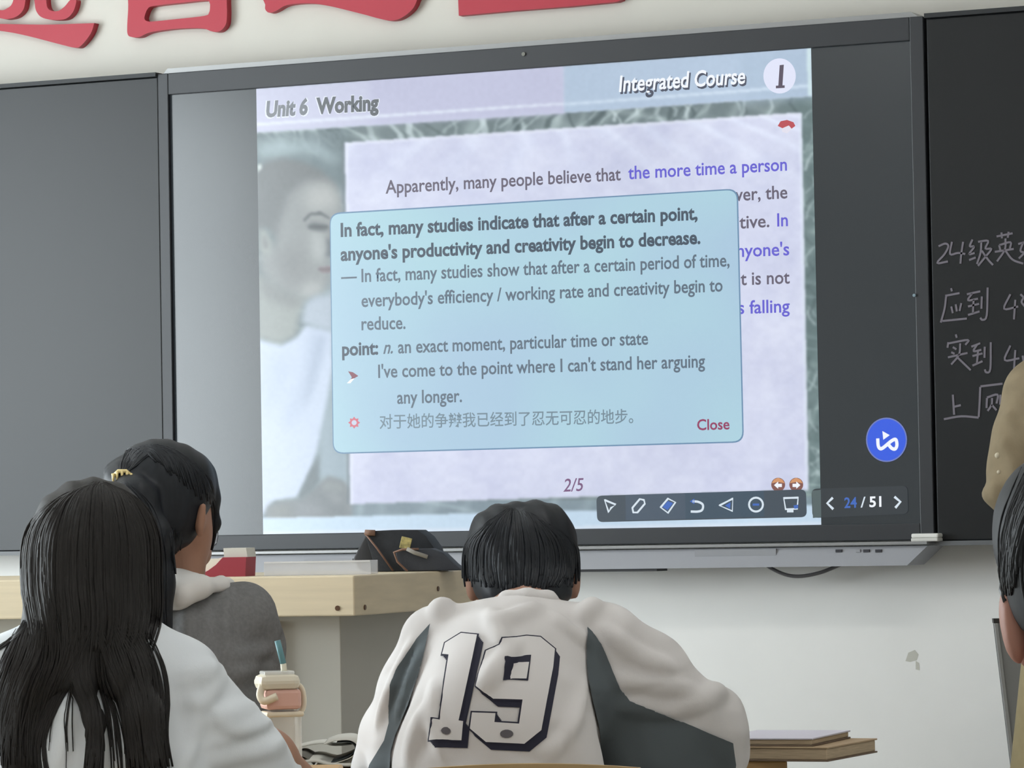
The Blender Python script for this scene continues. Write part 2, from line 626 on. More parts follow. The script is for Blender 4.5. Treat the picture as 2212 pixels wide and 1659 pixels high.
def vnoise(sx, sy, seed):
    g = np.random.default_rng(seed).random((64, 64)).astype(np.float32)
    X, Y = (pu / sx) % 63, (pv / sy) % 63
    xi, yi = X.astype(int), Y.astype(int)
    fx, fy = X - xi, Y - yi
    fx, fy = fx * fx * (3 - 2 * fx), fy * fy * (3 - 2 * fy)
    a = g[yi, xi] * (1 - fx) + g[yi, xi + 1] * fx
    b = g[yi + 1, xi] * (1 - fx) + g[yi + 1, xi + 1] * fx
    return a * (1 - fy) + b * fy


def qmap(s, t):                                       # slide coordinates 0..1 -> picture
    a = np.array((553.5, 192)) * (1 - s) + np.array((1752, 104)) * s
    b = np.array((568.5, 1154)) * (1 - s) + np.array((1774, 1133.5)) * s
    return a * (1 - t) + b * t


# ground pattern
sw = 0.5 + 0.5 * np.sin(pu / 11.0 + 6 * vnoise(120, 90, 3) + pv / 23.0)
sw2 = 0.5 + 0.5 * np.sin(pu / 31.0 - pv / 9.0 + 9 * vnoise(160, 60, 5))
base = np.stack([np.full(pu.shape, c, np.float32) for c in (108, 124, 128)], -1)
hl = (sw ** 3 * 0.55 * vnoise(60, 40, 8) + sw2 ** 4 * 0.45 * vnoise(90, 50, 9))[..., None]
img = base + hl * np.array((75, 76, 74), np.float32)
fade = np.clip((pu - 1650) / 80, 0, 1)[..., None]
img = img * (1 - fade * 0.22) + np.array((70, 105, 100)) * fade * 0.22
gq = np.random.default_rng(77)
for k in range(90):
    if k < 58:
        s0 = gq.uniform(0.0, 0.99)
        p = qmap(s0, 0.10)
        ln, sl = gq.uniform(30, 60), gq.uniform(-.9, .9) + (0.9 if s0 < .35 else -.3)
        x0, y0 = p[0], p[1] - 6
        x1, y1 = x0 + sl * ln, y0 + ln
    else:
        y0 = gq.uniform(215, 1040)
        x0 = 1736 + (y0 - 210) * .018
        x1, y1 = x0 + 18, y0 - gq.uniform(-50, 60)
    w = gq.uniform(1.5, 7 if k < 58 else 3)
    cxm, cym = (x0 + x1) / 2 + gq.uniform(-14, 14), (y0 + y1) / 2
    br_c = gq.uniform(0.5, 1.0)
    paint([(x0 - w, y0), (cxm - w, cym), (x1 - w, y1), (x1 + w, y1), (cxm + w, cym), (x0 + w, y0)], np.array((204, 220, 224)) if gq.random() < .72 else np.array((72, 88, 92)), 1, br_c * .75)
# bottom band is lighter and greener
bot = np.clip((pv - 1085 + (pu - 560) * 0.012) / 6, 0, 1)[..., None]
img = img * (1 - 0.4 * bot) + np.array((150, 170, 190)) * 0.4 * bot
# header
def lerp(a, b, t):
    return a[0] + (b[0] - a[0]) * t, a[1] + (b[1] - a[1]) * t
hd = [(540, 193), (1765, 103), (1765, 206), (540, 287)]
paint(hd, (192, 203, 224), 1)
paint([(540, 193), (1215, 143.5), (1219, 244), (540, 287)], (197, 201, 224), 1)
paint([(800, 170), (1215, 143.5), (1219, 244), (800, 268)], (190, 193, 219), 3)
paint([(1219, 143), (1765, 103), (1765, 206), (1219, 244)], (176, 195, 217), 1)
paint([(1600, 115), (1765, 103), (1765, 206), (1600, 217)], (170, 190, 212), 6)
paint([(540, 267), (1100, 229), (1219, 222), (1219, 226), (1100, 234), (540, 273)], (220, 228, 243), 1)
paint([(1219, 223), (1765, 181), (1765, 187), (1219, 228)], (205, 221, 238), 1)
paint([(1743, 104), (1752, 103.5), (1755, 207), (1745, 207.5)], (205, 226, 232), 1)
# woman in the slide's photograph
def w8(pts):
    return [(540 + x / 1.783, 250 + y / 1.783) for x, y in pts]
paint(w8([(25, 70), (370, 50), (370, 330), (25, 330)]), (128, 143, 148), 2, 0.7)
paint(w8([(25, 110), (120, 85), (240, 110), (350, 165), (350, 180), (230, 140), (110, 160), (25, 165)]), (176, 194, 199), 5, 0.8)
paint(w8([(230, 70), (300, 130), (330, 200), (300, 190), (240, 120)]), (170, 186, 192), 5, 0.6)
paint(w8([(300, 290), (370, 290), (370, 1560), (250, 1560), (250, 700), (300, 640)]), (160, 176, 184), 6)
paint(w8([(20, 215), (60, 178), (125, 163), (205, 178), (275, 212), (325, 265), (348, 330), (350, 420), (310, 500), (200, 520), (110, 480), (60, 430), (20, 450)]), (128, 133, 135), 3)
paint(w8([(150, 300), (220, 250), (300, 250), (335, 290), (350, 350), (352, 400), (318, 420), (312, 560), (312, 640), (285, 672), (235, 705), (150, 700), (80, 650), (35, 600), (30, 540), (90, 500), (110, 420)]), (160, 165, 166), 5)
paint(w8([(20, 600), (70, 640), (140, 690), (215, 700), (190, 780), (180, 850), (110, 884), (35, 860), (20, 860)]), (165, 172, 170), 4)
paint(w8([(40, 610), (110, 660), (180, 700), (220, 705), (170, 740), (90, 720), (40, 680)]), (146, 151, 151), 5)
paint(w8([(215, 280), (300, 262), (335, 300), (346, 360), (280, 360), (220, 370)]), (186, 190, 189), 7)
paint(w8([(235, 450), (275, 440), (290, 520), (275, 560), (240, 560)]), (184, 190, 190), 5)
paint(w8([(205, 640), (270, 640), (290, 668), (240, 698), (190, 690)]), (182, 187, 187), 5)
paint(w8([(100, 520), (190, 500), (230, 600), (180, 660), (110, 630)]), (146, 150, 151), 9)
paint(w8([(205, 398), (235, 372), (275, 370), (308, 392), (308, 400), (275, 382), (236, 384), (208, 410)]), (108, 114, 117), 1)
paint(w8([(215, 425), (245, 412), (285, 418), (305, 440), (270, 445), (235, 438)]), (112, 118, 121), 2)
paint(w8([(225, 422), (300, 424), (300, 432), (228, 432)]), (92, 98, 102), 1, 0.7)
paint(w8([(295, 470), (318, 480), (318, 545), (288, 540), (300, 520)]), (120, 127, 132), 2)
paint(w8([(262, 586), (312, 578), (312, 606), (275, 604)]), (150, 140, 144), 1)
paint(w8([(262, 591), (312, 588), (312, 592), (265, 595)]), (112, 106, 112), 1)
paint(w8([(32, 430), (62, 440), (88, 490), (82, 530), (50, 545), (34, 510)]), (170, 176, 174), 3)
paint(w8([(48, 455), (62, 470), (72, 505), (58, 520), (50, 490)]), (144, 149, 149), 2)
paint(w8([(28, 195), (40, 182), (46, 200), (32, 218)]), (214, 224, 222), 1)
paint(w8([(20, 858), (120, 886), (180, 852), (215, 806), (315, 832), (318, 960), (300, 1080), (278, 1220), (242, 1350), (185, 1470), (90, 1486), (60, 1530), (20, 1560)]), (205, 217, 234), 2)
paint(w8([(240, 815), (300, 845), (250, 1000), (150, 1200), (120, 1200), (210, 1000)]), (188, 201, 220), 7)
paint(w8([(270, 850), (285, 850), (240, 1050), (200, 1150), (215, 1080)]), (173, 187, 206), 4)
paint(w8([(80, 920), (160, 930), (120, 1090), (60, 1180)]), (196, 209, 228), 9)
paint(w8([(212, 720), (250, 695), (318, 690), (318, 830), (216, 804), (195, 798)]), (186, 198, 210), 3)
paint(w8([(240, 1350), (275, 1300), (272, 1400), (205, 1475), (183, 1472)]), (126, 137, 142), 2)
paint(w8([(272, 1220), (310, 1100), (318, 1290), (390, 1300), (390, 1450), (300, 1390), (270, 1405)]), (168, 184, 194), 3)
paint(w8([(58, 1552), (68, 1505), (108, 1486), (200, 1476), (258, 1425), (305, 1388), (362, 1408), (395, 1450), (395, 1552)]), (138, 145, 149), 2)
paint(w8([(290, 1400), (350, 1410), (385, 1450), (330, 1450), (270, 1440)]), (156, 163, 165), 4)
paint(w8([(300, 1450), (350, 1462), (365, 1500), (310, 1480)]), (158, 164, 168), 4)
paint(w8([(180, 1490), (260, 1500), (320, 1545), (180, 1545)]), (152, 158, 163), 6)
paint(w8([(72, 1510), (150, 1495), (170, 1545), (70, 1545)]), (142, 147, 146), 5)
lf = (np.clip((770 - pu) / 30, 0, 1) * np.clip((pv - 288 + (pu - 554) * .075) / 6, 0, 1) * np.clip((1118 - pv) / 4, 0, 1))[..., None]
img = img - lf * (12 + 0.16 * (200 - img))
# content panel with faint cloudy pattern
pn = [(745, 309), (1730, 244), (1745, 1059), (757, 1089)]
paint(pn, (205, 210, 233), 1)
mk = inside(pn)[..., None]
mottle = ((vnoise(46, 70, 21) - 0.5) * 11 + (vnoise(18, 14, 22) - 0.5) * 8 + (vnoise(120, 90, 24) - 0.5) * 9)[..., None]
fan = (0.5 + 0.5 * np.sin((pu - 1000) / (14 + (pv - 240) * 0.06) + 3 * vnoise(90, 60, 30))) ** 3 * np.clip(1 - (pv - 240) / 210, 0, 1)
img = img + mk * (mottle * np.array((1, 1, 0.7)) + fan[..., None] * np.array((10, 12, 10)))
paint([(745, 309), (1730, 244), (1730.2, 248), (745.2, 313)], (226, 231, 246), 1)
paint([(745, 309), (750, 309), (762, 1089), (757, 1089)], (222, 228, 246), 1)
paint([(1726, 245), (1731, 244), (1746, 1059), (1741, 1059)], (222, 230, 246), 1)
paint([(738, 312), (744, 309), (756, 1089), (750, 1090)], (104, 116, 124), 1, 0.6)
# lower light strip
paint([(560, 1120), (1790, 1090), (1790, 1140), (560, 1160)], (192, 214, 233), 1)
paint([(560, 1148), (1790, 1127), (1790, 1140), (560, 1160)], (212, 224, 238), 1, 0.8)
img = img + ((vnoise(7, 7, 41) - 0.5) * 4 + (vnoise(200, 160, 42) - 0.5) * 8)[..., None]
img = np.clip(img, 0, 255)
GX, GY = 600, 500
gs, gt = np.meshgrid(np.linspace(0, 1, GX), np.linspace(0, 1, GY))
A0, A1, B0, B1 = np.array((553.5, 192)), np.array((1752, 104)), np.array((568.5, 1154)), np.array((1774, 1133.5))
gp = (A0 * (1 - gs[..., None]) + A1 * gs[..., None]) * (1 - gt[..., None]) + (B0 * (1 - gs[..., None]) + B1 * gs[..., None]) * gt[..., None]
gx = np.clip((gp[..., 0] - UU0) / STEP, 0, PW - 1.001)
gy = np.clip((gp[..., 1] - VV0) / STEP, 0, PH - 1.001)
xi, yi = gx.astype(int), gy.astype(int)
fx, fy = (gx - xi)[..., None], (gy - yi)[..., None]
sm = (img[yi, xi] * (1 - fx) + img[yi, xi + 1] * fx) * (1 - fy) + (img[yi + 1, xi] * (1 - fx) + img[yi + 1, xi + 1] * fx) * fy
sm = sm / 255.0
sm = np.where(sm <= 0.04045, sm / 12.92, ((sm + 0.055) / 1.055) ** 2.4)
vs = [pix(u, v, 0) for u, v in gp.reshape(-1, 2)]
idx = np.arange(GX * GY).reshape(GY, GX)
fs = np.stack([idx[:-1, :-1], idx[1:, :-1], idx[1:, 1:], idx[:-1, 1:]], -1).reshape(-1, 4)
slide = mesh('slide_picture', vs, fs.tolist(), screen_mat('slide', None, 1.0, 'slide_colour'), disp)
ca = slide.data.color_attributes.new('slide_colour', 'FLOAT_COLOR', 'POINT')
ca.data.foreach_set('color', np.concatenate([sm.reshape(-1, 3), np.ones((GX * GY, 1))], 1).astype(np.float32).ravel())

# --- slide writing --------------------------------------------------------
T_DARK = screen_mat('dark_text', (84, 88, 98))
T_GREY = screen_mat('grey_text', (98, 92, 110))
T_BLUE = screen_mat('blue_text', (98, 92, 206))
T_WHITE = screen_mat('white_text', (240, 244, 252))
T_SHAD = screen_mat('shadow_text', (70, 76, 94))
T_HEAD = screen_mat('header_text', (116, 122, 130))
T_PURP = screen_mat('purple_text', (118, 84, 124))
text('header_text', 'Unit 6', (571, 254), (667, 248), 36, 1.5, screen_mat('halo', (222, 228, 240)), slide, 0.06, 0.1)
text('header_text', 'Working', (680, 246), (820, 238), 36, 1.5, screen_mat('halo', (222, 228, 240)), slide, 0.06, 0.02)
text('header_text', 'Unit 6', (574, 252), (664, 246), 34, 2.2, T_HEAD, slide, 0.045, 0.1)
text('header_text', 'Working', (683, 245), (818, 237), 34, 2.2, screen_mat('header_text_dark', (92, 98, 104)), slide, 0.045, 0.02)
text('course_text', 'Integrated Course', (1340, 202), (1612, 184), 36, 1.5, T_SHAD, slide, 0.03, 0.1)
text('course_text', 'Integrated Course', (1337, 198), (1609, 180), 36, 2.2, T_WHITE, slide, 0.02, 0.1)
badge = flat('number_badge', disc(1684, 164, 35, 38), 1.5, screen_mat('badge', (222, 226, 246)), slide)
text('badge_text', '1', (1681, 189), (1690, 188), 50, 2.2, screen_mat('badge_text', (84, 74, 92)), badge, 0.02, 0.08)
lines('badge_text', [[(1676, 188), (1695, 187)]], 5, 2.4, screen_mat('badge_text', None), badge)
Tm = 29.5
text('text_line', 'Apparently, many people believe that', (833, 418), (1341, 389), Tm, 1.5, T_GREY, slide, 0.014)
text('text_line', 'the more time a person', (1357, 387), (1700, 368), Tm, 1.5, T_BLUE, slide, 0.014)
text('text_line', 'ver, the', (1588, 434), (1701, 428), Tm, 1.5, T_GREY, slide, 0.014)
text('text_line', 'itive.', (1591, 494), (1662, 490), Tm, 1.5, T_GREY, slide, 0.014)
text('text_line', 'In', (1679, 489), (1702, 488), Tm, 1.5, T_BLUE, slide, 0.014)
text('text_line', 'nyone\'s', (1592, 555), (1705, 551), Tm, 1.5, T_BLUE, slide, 0.014)
text('text_line', 'it is not', (1594, 616), (1706, 612), Tm, 1.5, T_GREY, slide, 0.014)
text('text_line', 's falling', (1595, 678), (1706, 674), Tm, 1.5, T_BLUE, slide, 0.014)
text('page_text', '2/5', (1217, 1062), (1258, 1060), 29, 1.5, T_PURP, slide, 0.008, 0.15)
hi = flat('home_icon', [(1680, 272), (1686, 262), (1700, 259), (1714, 264), (1718, 272), (1710, 278), (1704, 271), (1690, 277)], 1.6, screen_mat('home_roof', (184, 74, 82)), slide)
flat('home_icon', [(1688, 277), (1704, 271), (1712, 278), (1700, 288), (1690, 285)], 1.5, screen_mat('home_wall', (224, 222, 236)), slide)
for uc, dr in ((1681, -1), (1720, 1)):
    d = flat('page_arrow', disc(uc, 1047, 15, 15), 1.5, screen_mat('arrow_brown', (128, 84, 78)), slide)
    flat('page_arrow_top', [(uc - 14, 1044), (uc - 9, 1036), (uc, 1032), (uc + 9, 1036), (uc + 14, 1044), (uc, 1041)], 1.8, screen_mat('arrow_orange', (208, 148, 104)), d)
    flat('arrow_mark', [(uc + 9 * dr, 1048), (uc, 1040), (uc, 1045), (uc - 8 * dr, 1045), (uc - 8 * dr, 1052), (uc, 1052), (uc, 1056)], 2.0, T_WHITE, d)

# --- dialog box -------------------------------------------------------------
dq = [(714, 463), (1591, 410), (1604, 953), (721, 978)]
flat('dialog_border', rrect([(712, 460), (1594, 407), (1607, 956), (719, 981)], 24), 2.6, screen_mat('dialog_edge', (104, 140, 172)), disp)
dlg = flat('dialog_box', rrect(dq, 22), 3.0, screen_mat('dialog', (174, 206, 227)), disp)
_m = dlg.data.materials[0].node_tree
_n = _m.nodes.new('ShaderNodeTexNoise'); _n.inputs['Scale'].default_value = 2.6; _n.inputs['Detail'].default_value = 1
_tc = _m.nodes.new('ShaderNodeTexCoord'); _m.links.new(_tc.outputs['Object'], _n.inputs['Vector'])
_r = _m.nodes.new('ShaderNodeValToRGB')
_r.color_ramp.elements[0].position, _r.color_ramp.elements[1].position = 0.35, 0.65
_r.color_ramp.elements[0].color = (*lin((172, 210, 222)), 1); _r.color_ramp.elements[1].color = (*lin((168, 198, 220)), 1)
_m.links.new(_n.outputs['Fac'], _r.inputs[0]); _m.links.new(_r.outputs[0], _m.nodes['Principled BSDF'].inputs['Emission Color'])
D_B = screen_mat('dialog_bold', (66, 80, 96))
D_N = screen_mat('dialog_text', (92, 108, 124))
D_C = screen_mat('dialog_light_text', (112, 134, 148))
text('text_line', 'In fact, many studies indicate that after a certain point,', (736, 511), (1507, 474), 30, 4, D_B, dlg, 0.03)
text('text_line', "anyone's productivity and creativity begin to decrease.", (736, 563), (1513, 526), 30, 4, D_B, dlg, 0.03)
text('text_line', '— In fact, many studies show that after a certain period of time,', (737, 611), (1576, 575), 29.5, 4, D_N, dlg, 0.016)
text('text_line', "everybody's efficiency / working rate and creativity begin to", (781, 663), (1561, 629), 29.5, 4, D_N, dlg, 0.016)
text('text_line', 'reduce.', (781, 713), (876, 710), 29.5, 4, D_N, dlg, 0.016)
text('text_line', 'point:', (739, 768), (817, 765), 29.5, 4, D_B, dlg, 0.03)
text('text_line', 'n.', (828, 764), (848, 763), 29.5, 4, D_N, dlg, 0.016, 0.25)
text('text_line', 'an exact moment, particular time or state', (860, 763), (1400, 744), 29.5, 4, D_N, dlg, 0.016)
text('text_line', "I've come to the point where I can't stand her arguing", (817, 816), (1523, 793), 29.5, 4, D_N, dlg, 0.016)
text('text_line', 'any longer.', (858, 872), (998, 868), 29.5, 4, D_N, dlg, 0.016)
text('text_line', '对于她的争辩我已经到了忍无可忍的地步。', (820, 924), (1368, 912), 25, 4, D_C, dlg, 0.008)
text('close_text', 'Close', (1506, 929), (1576, 927), 24, 4, screen_mat('close_text', (146, 56, 96)), dlg, 0.018)
flat('example_icon', [(752, 802), (762, 804), (774, 812), (764, 818), (758, 826), (752, 828), (760, 815)], 4, screen_mat('icon_red', (132, 70, 84)), dlg)
flat('example_icon', [(749, 828), (758, 819), (766, 817), (757, 828)], 4.3, T_WHITE, dlg)
star = []
for k in range(16):
    r = 13 if k % 2 == 0 else 9
    star.append((765 + r * math.cos(k * math.pi / 8), 913 + r * math.sin(k * math.pi / 8)))
fl = flat('flower_icon', star, 4, screen_mat('flower', (206, 104, 120)), dlg)
flat('flower_icon', disc(765, 913, 5.5, 5.5, 16), 4.4, screen_mat('flower_mid', (196, 206, 226)), dlg)

# --- presenter tool bar --------------------------------------------------------
T_ICON = screen_mat('icon_line', (214, 226, 236))
T_IBLUE = screen_mat('icon_blue', (64, 104, 186))
tb = flat('toolbar', rrect([(1288, 1071), (1741, 1057), (1743, 1117), (1290, 1128)], 13), 3.0, screen_mat('toolbar', (66, 77, 88)), disp)
flat('toolbar_field', [(1351, 1069), (1480, 1065), (1481, 1121), (1352, 1124)], 3.2, screen_mat('toolbar_field', (72, 86, 102)), tb)
flat('toolbar_field', [(1480, 1065), (1650, 1060), (1651, 1116), (1481, 1121)], 3.2, screen_mat('toolbar_field_mid', (62, 80, 96)), tb)
lines('icon', [[(1306, 1080), (1330, 1090), (1320, 1097), (1315, 1107)]], 4, 4, T_ICON, tb, closed=True)
lines('icon', [[(1368, 1107), (1366, 1097), (1382, 1078), (1391, 1080), (1393, 1088), (1377, 1107)]], 4, 4, T_ICON, tb, closed=True)
lines('icon', [[(1427, 1096), (1443, 1077), (1459, 1085), (1443, 1108)]], 4, 4, T_ICON, tb, closed=True)
flat('icon', [(1431, 1095), (1443, 1082), (1454, 1087), (1442, 1102)], 3.8, T_IBLUE, tb)
lines('icon', [[(1496, 1083), (1508, 1084), (1518, 1090), (1517, 1101), (1508, 1105), (1492, 1105)]], 4.5, 4, T_ICON, tb, True)
flat('icon', [(1490, 1083), (1500, 1077), (1500, 1089)], 4, T_IBLUE, tb)
lines('icon', [[(1554, 1092), (1583, 1077), (1582, 1104)]], 4, 4, T_ICON, tb, closed=True)
flat('icon', [(1566, 1092), (1578, 1085), (1577, 1099)], 4, T_IBLUE, tb)
lines('icon', [[p for p in disc(1633, 1090, 15, 15, 20)]], 4, 4, T_ICON, tb, closed=True)
lines('icon', [[(1626, 1090), (1640, 1090)]], 4, 4, T_IBLUE, tb)
lines('icon', [[(1693, 1076), (1724, 1075), (1722, 1099), (1697, 1100)]], 4, 4, T_ICON, tb, closed=True)
lines('icon', [[(1700, 1104), (1714, 1104)]], 5, 4, T_ICON, tb)
flat('icon', [(1714, 1092), (1724, 1090), (1724, 1098), (1716, 1099)], 4.2, T_IBLUE, tb)
# page counter at the right edge
pc = flat('page_counter', rrect([(1753, 1056), (1960, 1049), (1962, 1110), (1755, 1119)], 12), 3.0, screen_mat('counter', (50, 56, 61)), disp)
flat('counter_field', [(1754, 1060), (1773, 1058), (1774, 1117), (1756, 1119)], 3.4, screen_mat('counter_field', (84, 98, 100)), pc)
lines('icon', [[(1799, 1075), (1787, 1087), (1800, 1100)]], 5, 4, T_ICON, pc)
lines('icon', [[(1932, 1073), (1945, 1084), (1934, 1097)]], 5, 4, T_ICON, pc)
text('counter_text', '24', (1824, 1097), (1851, 1096), 23, 4, T_IBLUE, pc, 0.02)
text('counter_text', '/', (1859, 1096), (1870, 1095), 23, 4, T_ICON, pc, 0.01)
text('counter_text', '51', (1878, 1095), (1904, 1094), 23, 4, T_WHITE, pc, 0.025)
# round blue floating button
fb = flat('floating_button', disc(1915, 950, 43, 46.5), 3.0, screen_mat('button_blue', (52, 92, 222)), disp)
lines('button_ring', [disc(1915, 950, 43, 46.5)], 2.5, 3.4, screen_mat('button_ring', (110, 124, 190)), fb, closed=True)
lines('button_mark', [[(1896, 947), (1897, 962), (1901, 969), (1908, 967), (1925, 953), (1934, 949), (1937, 955), (1937, 964), (1933, 970), (1926, 968), (1919, 960)]], 6.5, 4, T_WHITE, fb, True)
flat('button_mark', [(1906, 931), (1922, 940), (1908, 950)], 4, T_WHITE, fb)

# ------------------------------------------------------------------ red raised characters over the display
M_RED = mat('red_acrylic', (176, 44, 60), 0.45, 0.4)
YC = Y1 - 0.022


def cc(pts):
    return [(x / 1.993, y / 1.993) for x, y in pts]


def red_char(label, polys, holes=()):
    bm = bmesh.new()
    for p in polys:
        pts = [at(q[0], q[1], YC) for q in smooth_pts([(a, b, 0) for a, b in p], 4, True)]
        add_prism(bm, pts, (0, 0.022, 0))
    o = bm_obj('wall_character', bm, M_RED)
    return tag(o, label, 'wall lettering', 'red characters over the display')


red_char('leftmost red wall character, a curled hook over a long sweeping stroke', [
    cc([(-260, 92), (-100, 100), (60, 104), (200, 106), (330, 102), (400, 100), (404, 104), (390, 145), (352, 194), (322, 205), (255, 190), (120, 155), (0, 132), (-140, 120), (-260, 112)]),
    cc([(-30, 70), (0, 78), (30, 82), (70, 72), (98, 45), (108, 10), (112, -60), (60, -60), (58, -5), (48, 22), (30, 36), (10, 44), (-30, 42)]),
    cc([(148, -60), (150, 20), (160, 55), (185, 77), (235, 86), (285, 80), (315, 50), (328, 8), (322, -4), (302, 0), (278, 28), (250, 47), (220, 46), (203, 30), (198, -10), (196, -60)])])
red_box = [(545, -60), (552, 20), (548, 100), (549, 146), (565, 159), (600, 159), (640, 141), (700, 130), (780, 122), (870, 122), (915, 136), (948, 133), (972, 105), (977, 60), (976, 0), (978, -60)]
hole = [(625, 62), (622, 80), (632, 91), (660, 92), (760, 82), (880, 68), (900, 54), (904, 30), (902, 12), (885, 2), (780, 12), (660, 26), (636, 38)]
bm = bmesh.new()
outer = [at(p[0], p[1], YC) for p in smooth_pts([(a, b, 0) for a, b in cc(red_box)], 4)]
inner = [at(p[0], p[1], YC) for p in smooth_pts([(a, b, 0) for a, b in cc(hole)], 4, True)]
for yy in (0, 0.022):
    vo = [bm.verts.new(p + Vector((0, yy, 0))) for p in outer]
    vi = [bm.verts.new(p + Vector((0, yy, 0))) for p in inner]
    es = [bm.edges.new((vo[i], vo[(i + 1) % len(vo)])) for i in range(len(vo))] + [bm.edges.new((vi[i], vi[(i + 1) % len(vi)])) for i in range(len(vi))]
    bmesh.ops.triangle_fill(bm, use_beauty=True, edges=es)
    if yy == 0:
        f_o, f_i = vo, vi
    else:
        for A, B in ((f_o, vo), (f_i, vi)):
            for i in range(len(A)):
                j = (i + 1) % len(A)
                bm.faces.new((A[i], A[j], B[j], B[i]))
tag(bm_obj('wall_character', bm, M_RED), 'red wall character like a box with a long white slot', 'wall lettering', 'red characters over the display')
red_char('red wall character whose lowest stroke sweeps down to the right', [
    cc([(1150, -50), (1142, 20), (1143, 42), (1160, 55), (1190, 46), (1235, 22), (1320, 14), (1400, 22), (1550, 58), (1640, 82), (1690, 88), (1732, 75), (1775, 40), (1795, 0), (1805, -50), (1500, -60)])])
bm = bmesh.new()
add_prism(bm, [at(u, v, YC) for u, v in ((988, -40), (991, 34), (1100, 24), (1230, 14), (1332, 4), (1342, 0), (1350, -40))], (0, 0.022, 0))
tag(bm_obj('wall_character', bm, M_RED), 'rightmost red wall character, a straight flat base above the display centre', 'wall lettering', 'red characters over the display')

# ================================================================== bodies: smooth blends of tapered limbs, meshed as one surface
def smin(a, b, k):
    if k <= 0:
        return np.minimum(a, b)
    h = np.clip(0.5 + 0.5 * (b - a) / k, 0, 1)
    return b + (a - b) * h - k * h * (1 - h)


class Form:
    """a solid built from cones and ellipsoids blended together, sampled on a grid of spacing h and skinned"""
    def __init__(self, h, k=0.03):
        self.h, self.k, self.p = h, k, []

    def cone(self, a, b, ra, rb=None, k=None, cut=False):
        self.p.append(('c', np.array(a, float), np.array(b, float), ra, ra if rb is None else rb, self.k if k is None else k, cut))
        return self

    def chain(self, pts, rs, k=None):
        for i in range(len(pts) - 1):
            self.cone(pts[i], pts[i + 1], rs[i], rs[i + 1], k)
        return self

    def ell(self, c, r, k=None, rot=None, cut=False):
        self.p.append(('e', np.array(c, float), np.array(r, float), rot, None, self.k if k is None else k, cut))
        return self

    def folds(self, seat, lines, k=0.018, sink=0.35):
        """raised creases of the cloth along lines of (u, v) with radii r0, r1, found on a coarse skin of the form"""
        h = self.h
        self.h = 0.012
        tmp = self.build('coarse', mat('coarse', (128, 128, 128)), None, seat.o)
        self.h = h
        b = bvh_of([tmp])
        bpy.data.objects.remove(tmp)
        for pts, r0, r1 in lines:
            P = [seat.cast(b, p[0], p[1], -min(r0, r1) * sink) for p in smooth_pts([(x, y, 0) for x, y in pts], 4)]
            P = [np.array(q) + seat.o for q in P if q is not None]
            n = len(P)
            for i in range(n - 1):
                t0, t1 = i / max(1, n - 1), (i + 1) / max(1, n - 1)
                e = lambda t: (r0 + (r1 - r0) * t) * (0.35 + 0.65 * math.sin(math.pi * min(1, max(0, 0.12 + t * .76))))
                self.cone(P[i], P[i + 1], e(t0), e(t1), k)
        return self

    def build(self, name, m, parent, origin, disp=None):
        lo, hi = np.full(3, 1e9), np.full(3, -1e9)
        for q in self.p:
            if q[6]:
                continue
            if q[0] == 'c':
                for c, r in ((q[1], q[3]), (q[2], q[4])):
                    lo, hi = np.minimum(lo, c - r), np.maximum(hi, c + r)
            else:
                r = q[2].max() if q[3] is not None else q[2]
                lo, hi = np.minimum(lo, q[1] - r), np.maximum(hi, q[1] + r)
        h = self.h
        lo -= 3 * h + 0.01
        hi += 3 * h + 0.01
        n = np.ceil((hi - lo) / h).astype(int) + 1
        ax = [(lo[i] + h * np.arange(n[i])).astype(np.float32) for i in range(3)]
        X, Y, Z = np.meshgrid(*ax, indexing='ij')
        D = None
        for q in self.p:
            if q[0] == 'c':
                a, b, ra, rb = q[1:5]
                ba = b - a
                px, py, pz = X - np.float32(a[0]), Y - np.float32(a[1]), Z - np.float32(a[2])
                l2 = max(float(ba @ ba), 1e-9)
                t = np.clip((px * np.float32(ba[0]) + py * np.float32(ba[1]) + pz * np.float32(ba[2])) / np.float32(l2), 0, 1)
                d = np.sqrt((px - t * np.float32(ba[0])) ** 2 + (py - t * np.float32(ba[1])) ** 2 + (pz - t * np.float32(ba[2])) ** 2) - (ra + (rb - ra) * t)
            else:
                c, r, rot = q[1:4]
                px, py, pz = X - np.float32(c[0]), Y - np.float32(c[1]), Z - np.float32(c[2])
                if rot is not None:
                    R = np.array(rot.transposed())
                    px, py, pz = [R[i][0] * px + R[i][1] * py + R[i][2] * pz for i in range(3)]
                k0 = np.sqrt((px / r[0]) ** 2 + (py / r[1]) ** 2 + (pz / r[2]) ** 2)
                k1 = np.sqrt((px / r[0] ** 2) ** 2 + (py / r[1] ** 2) ** 2 + (pz / r[2] ** 2) ** 2)
                d = k0 * (k0 - 1) / np.maximum(k1, 1e-6)
            d = d.astype(np.float32)
            if D is None:
                D = d
            elif q[6]:
                D = -smin(-D, d, q[5])
            else:
                D = smin(D, d, q[5])
        if disp is not None:
            D = D + disp(X, Y, Z).astype(np.float32)
        V, Q = nets(D, lo, h)
        V = V - np.array(origin)
        return mesh(name, V, Q, m, parent, True)


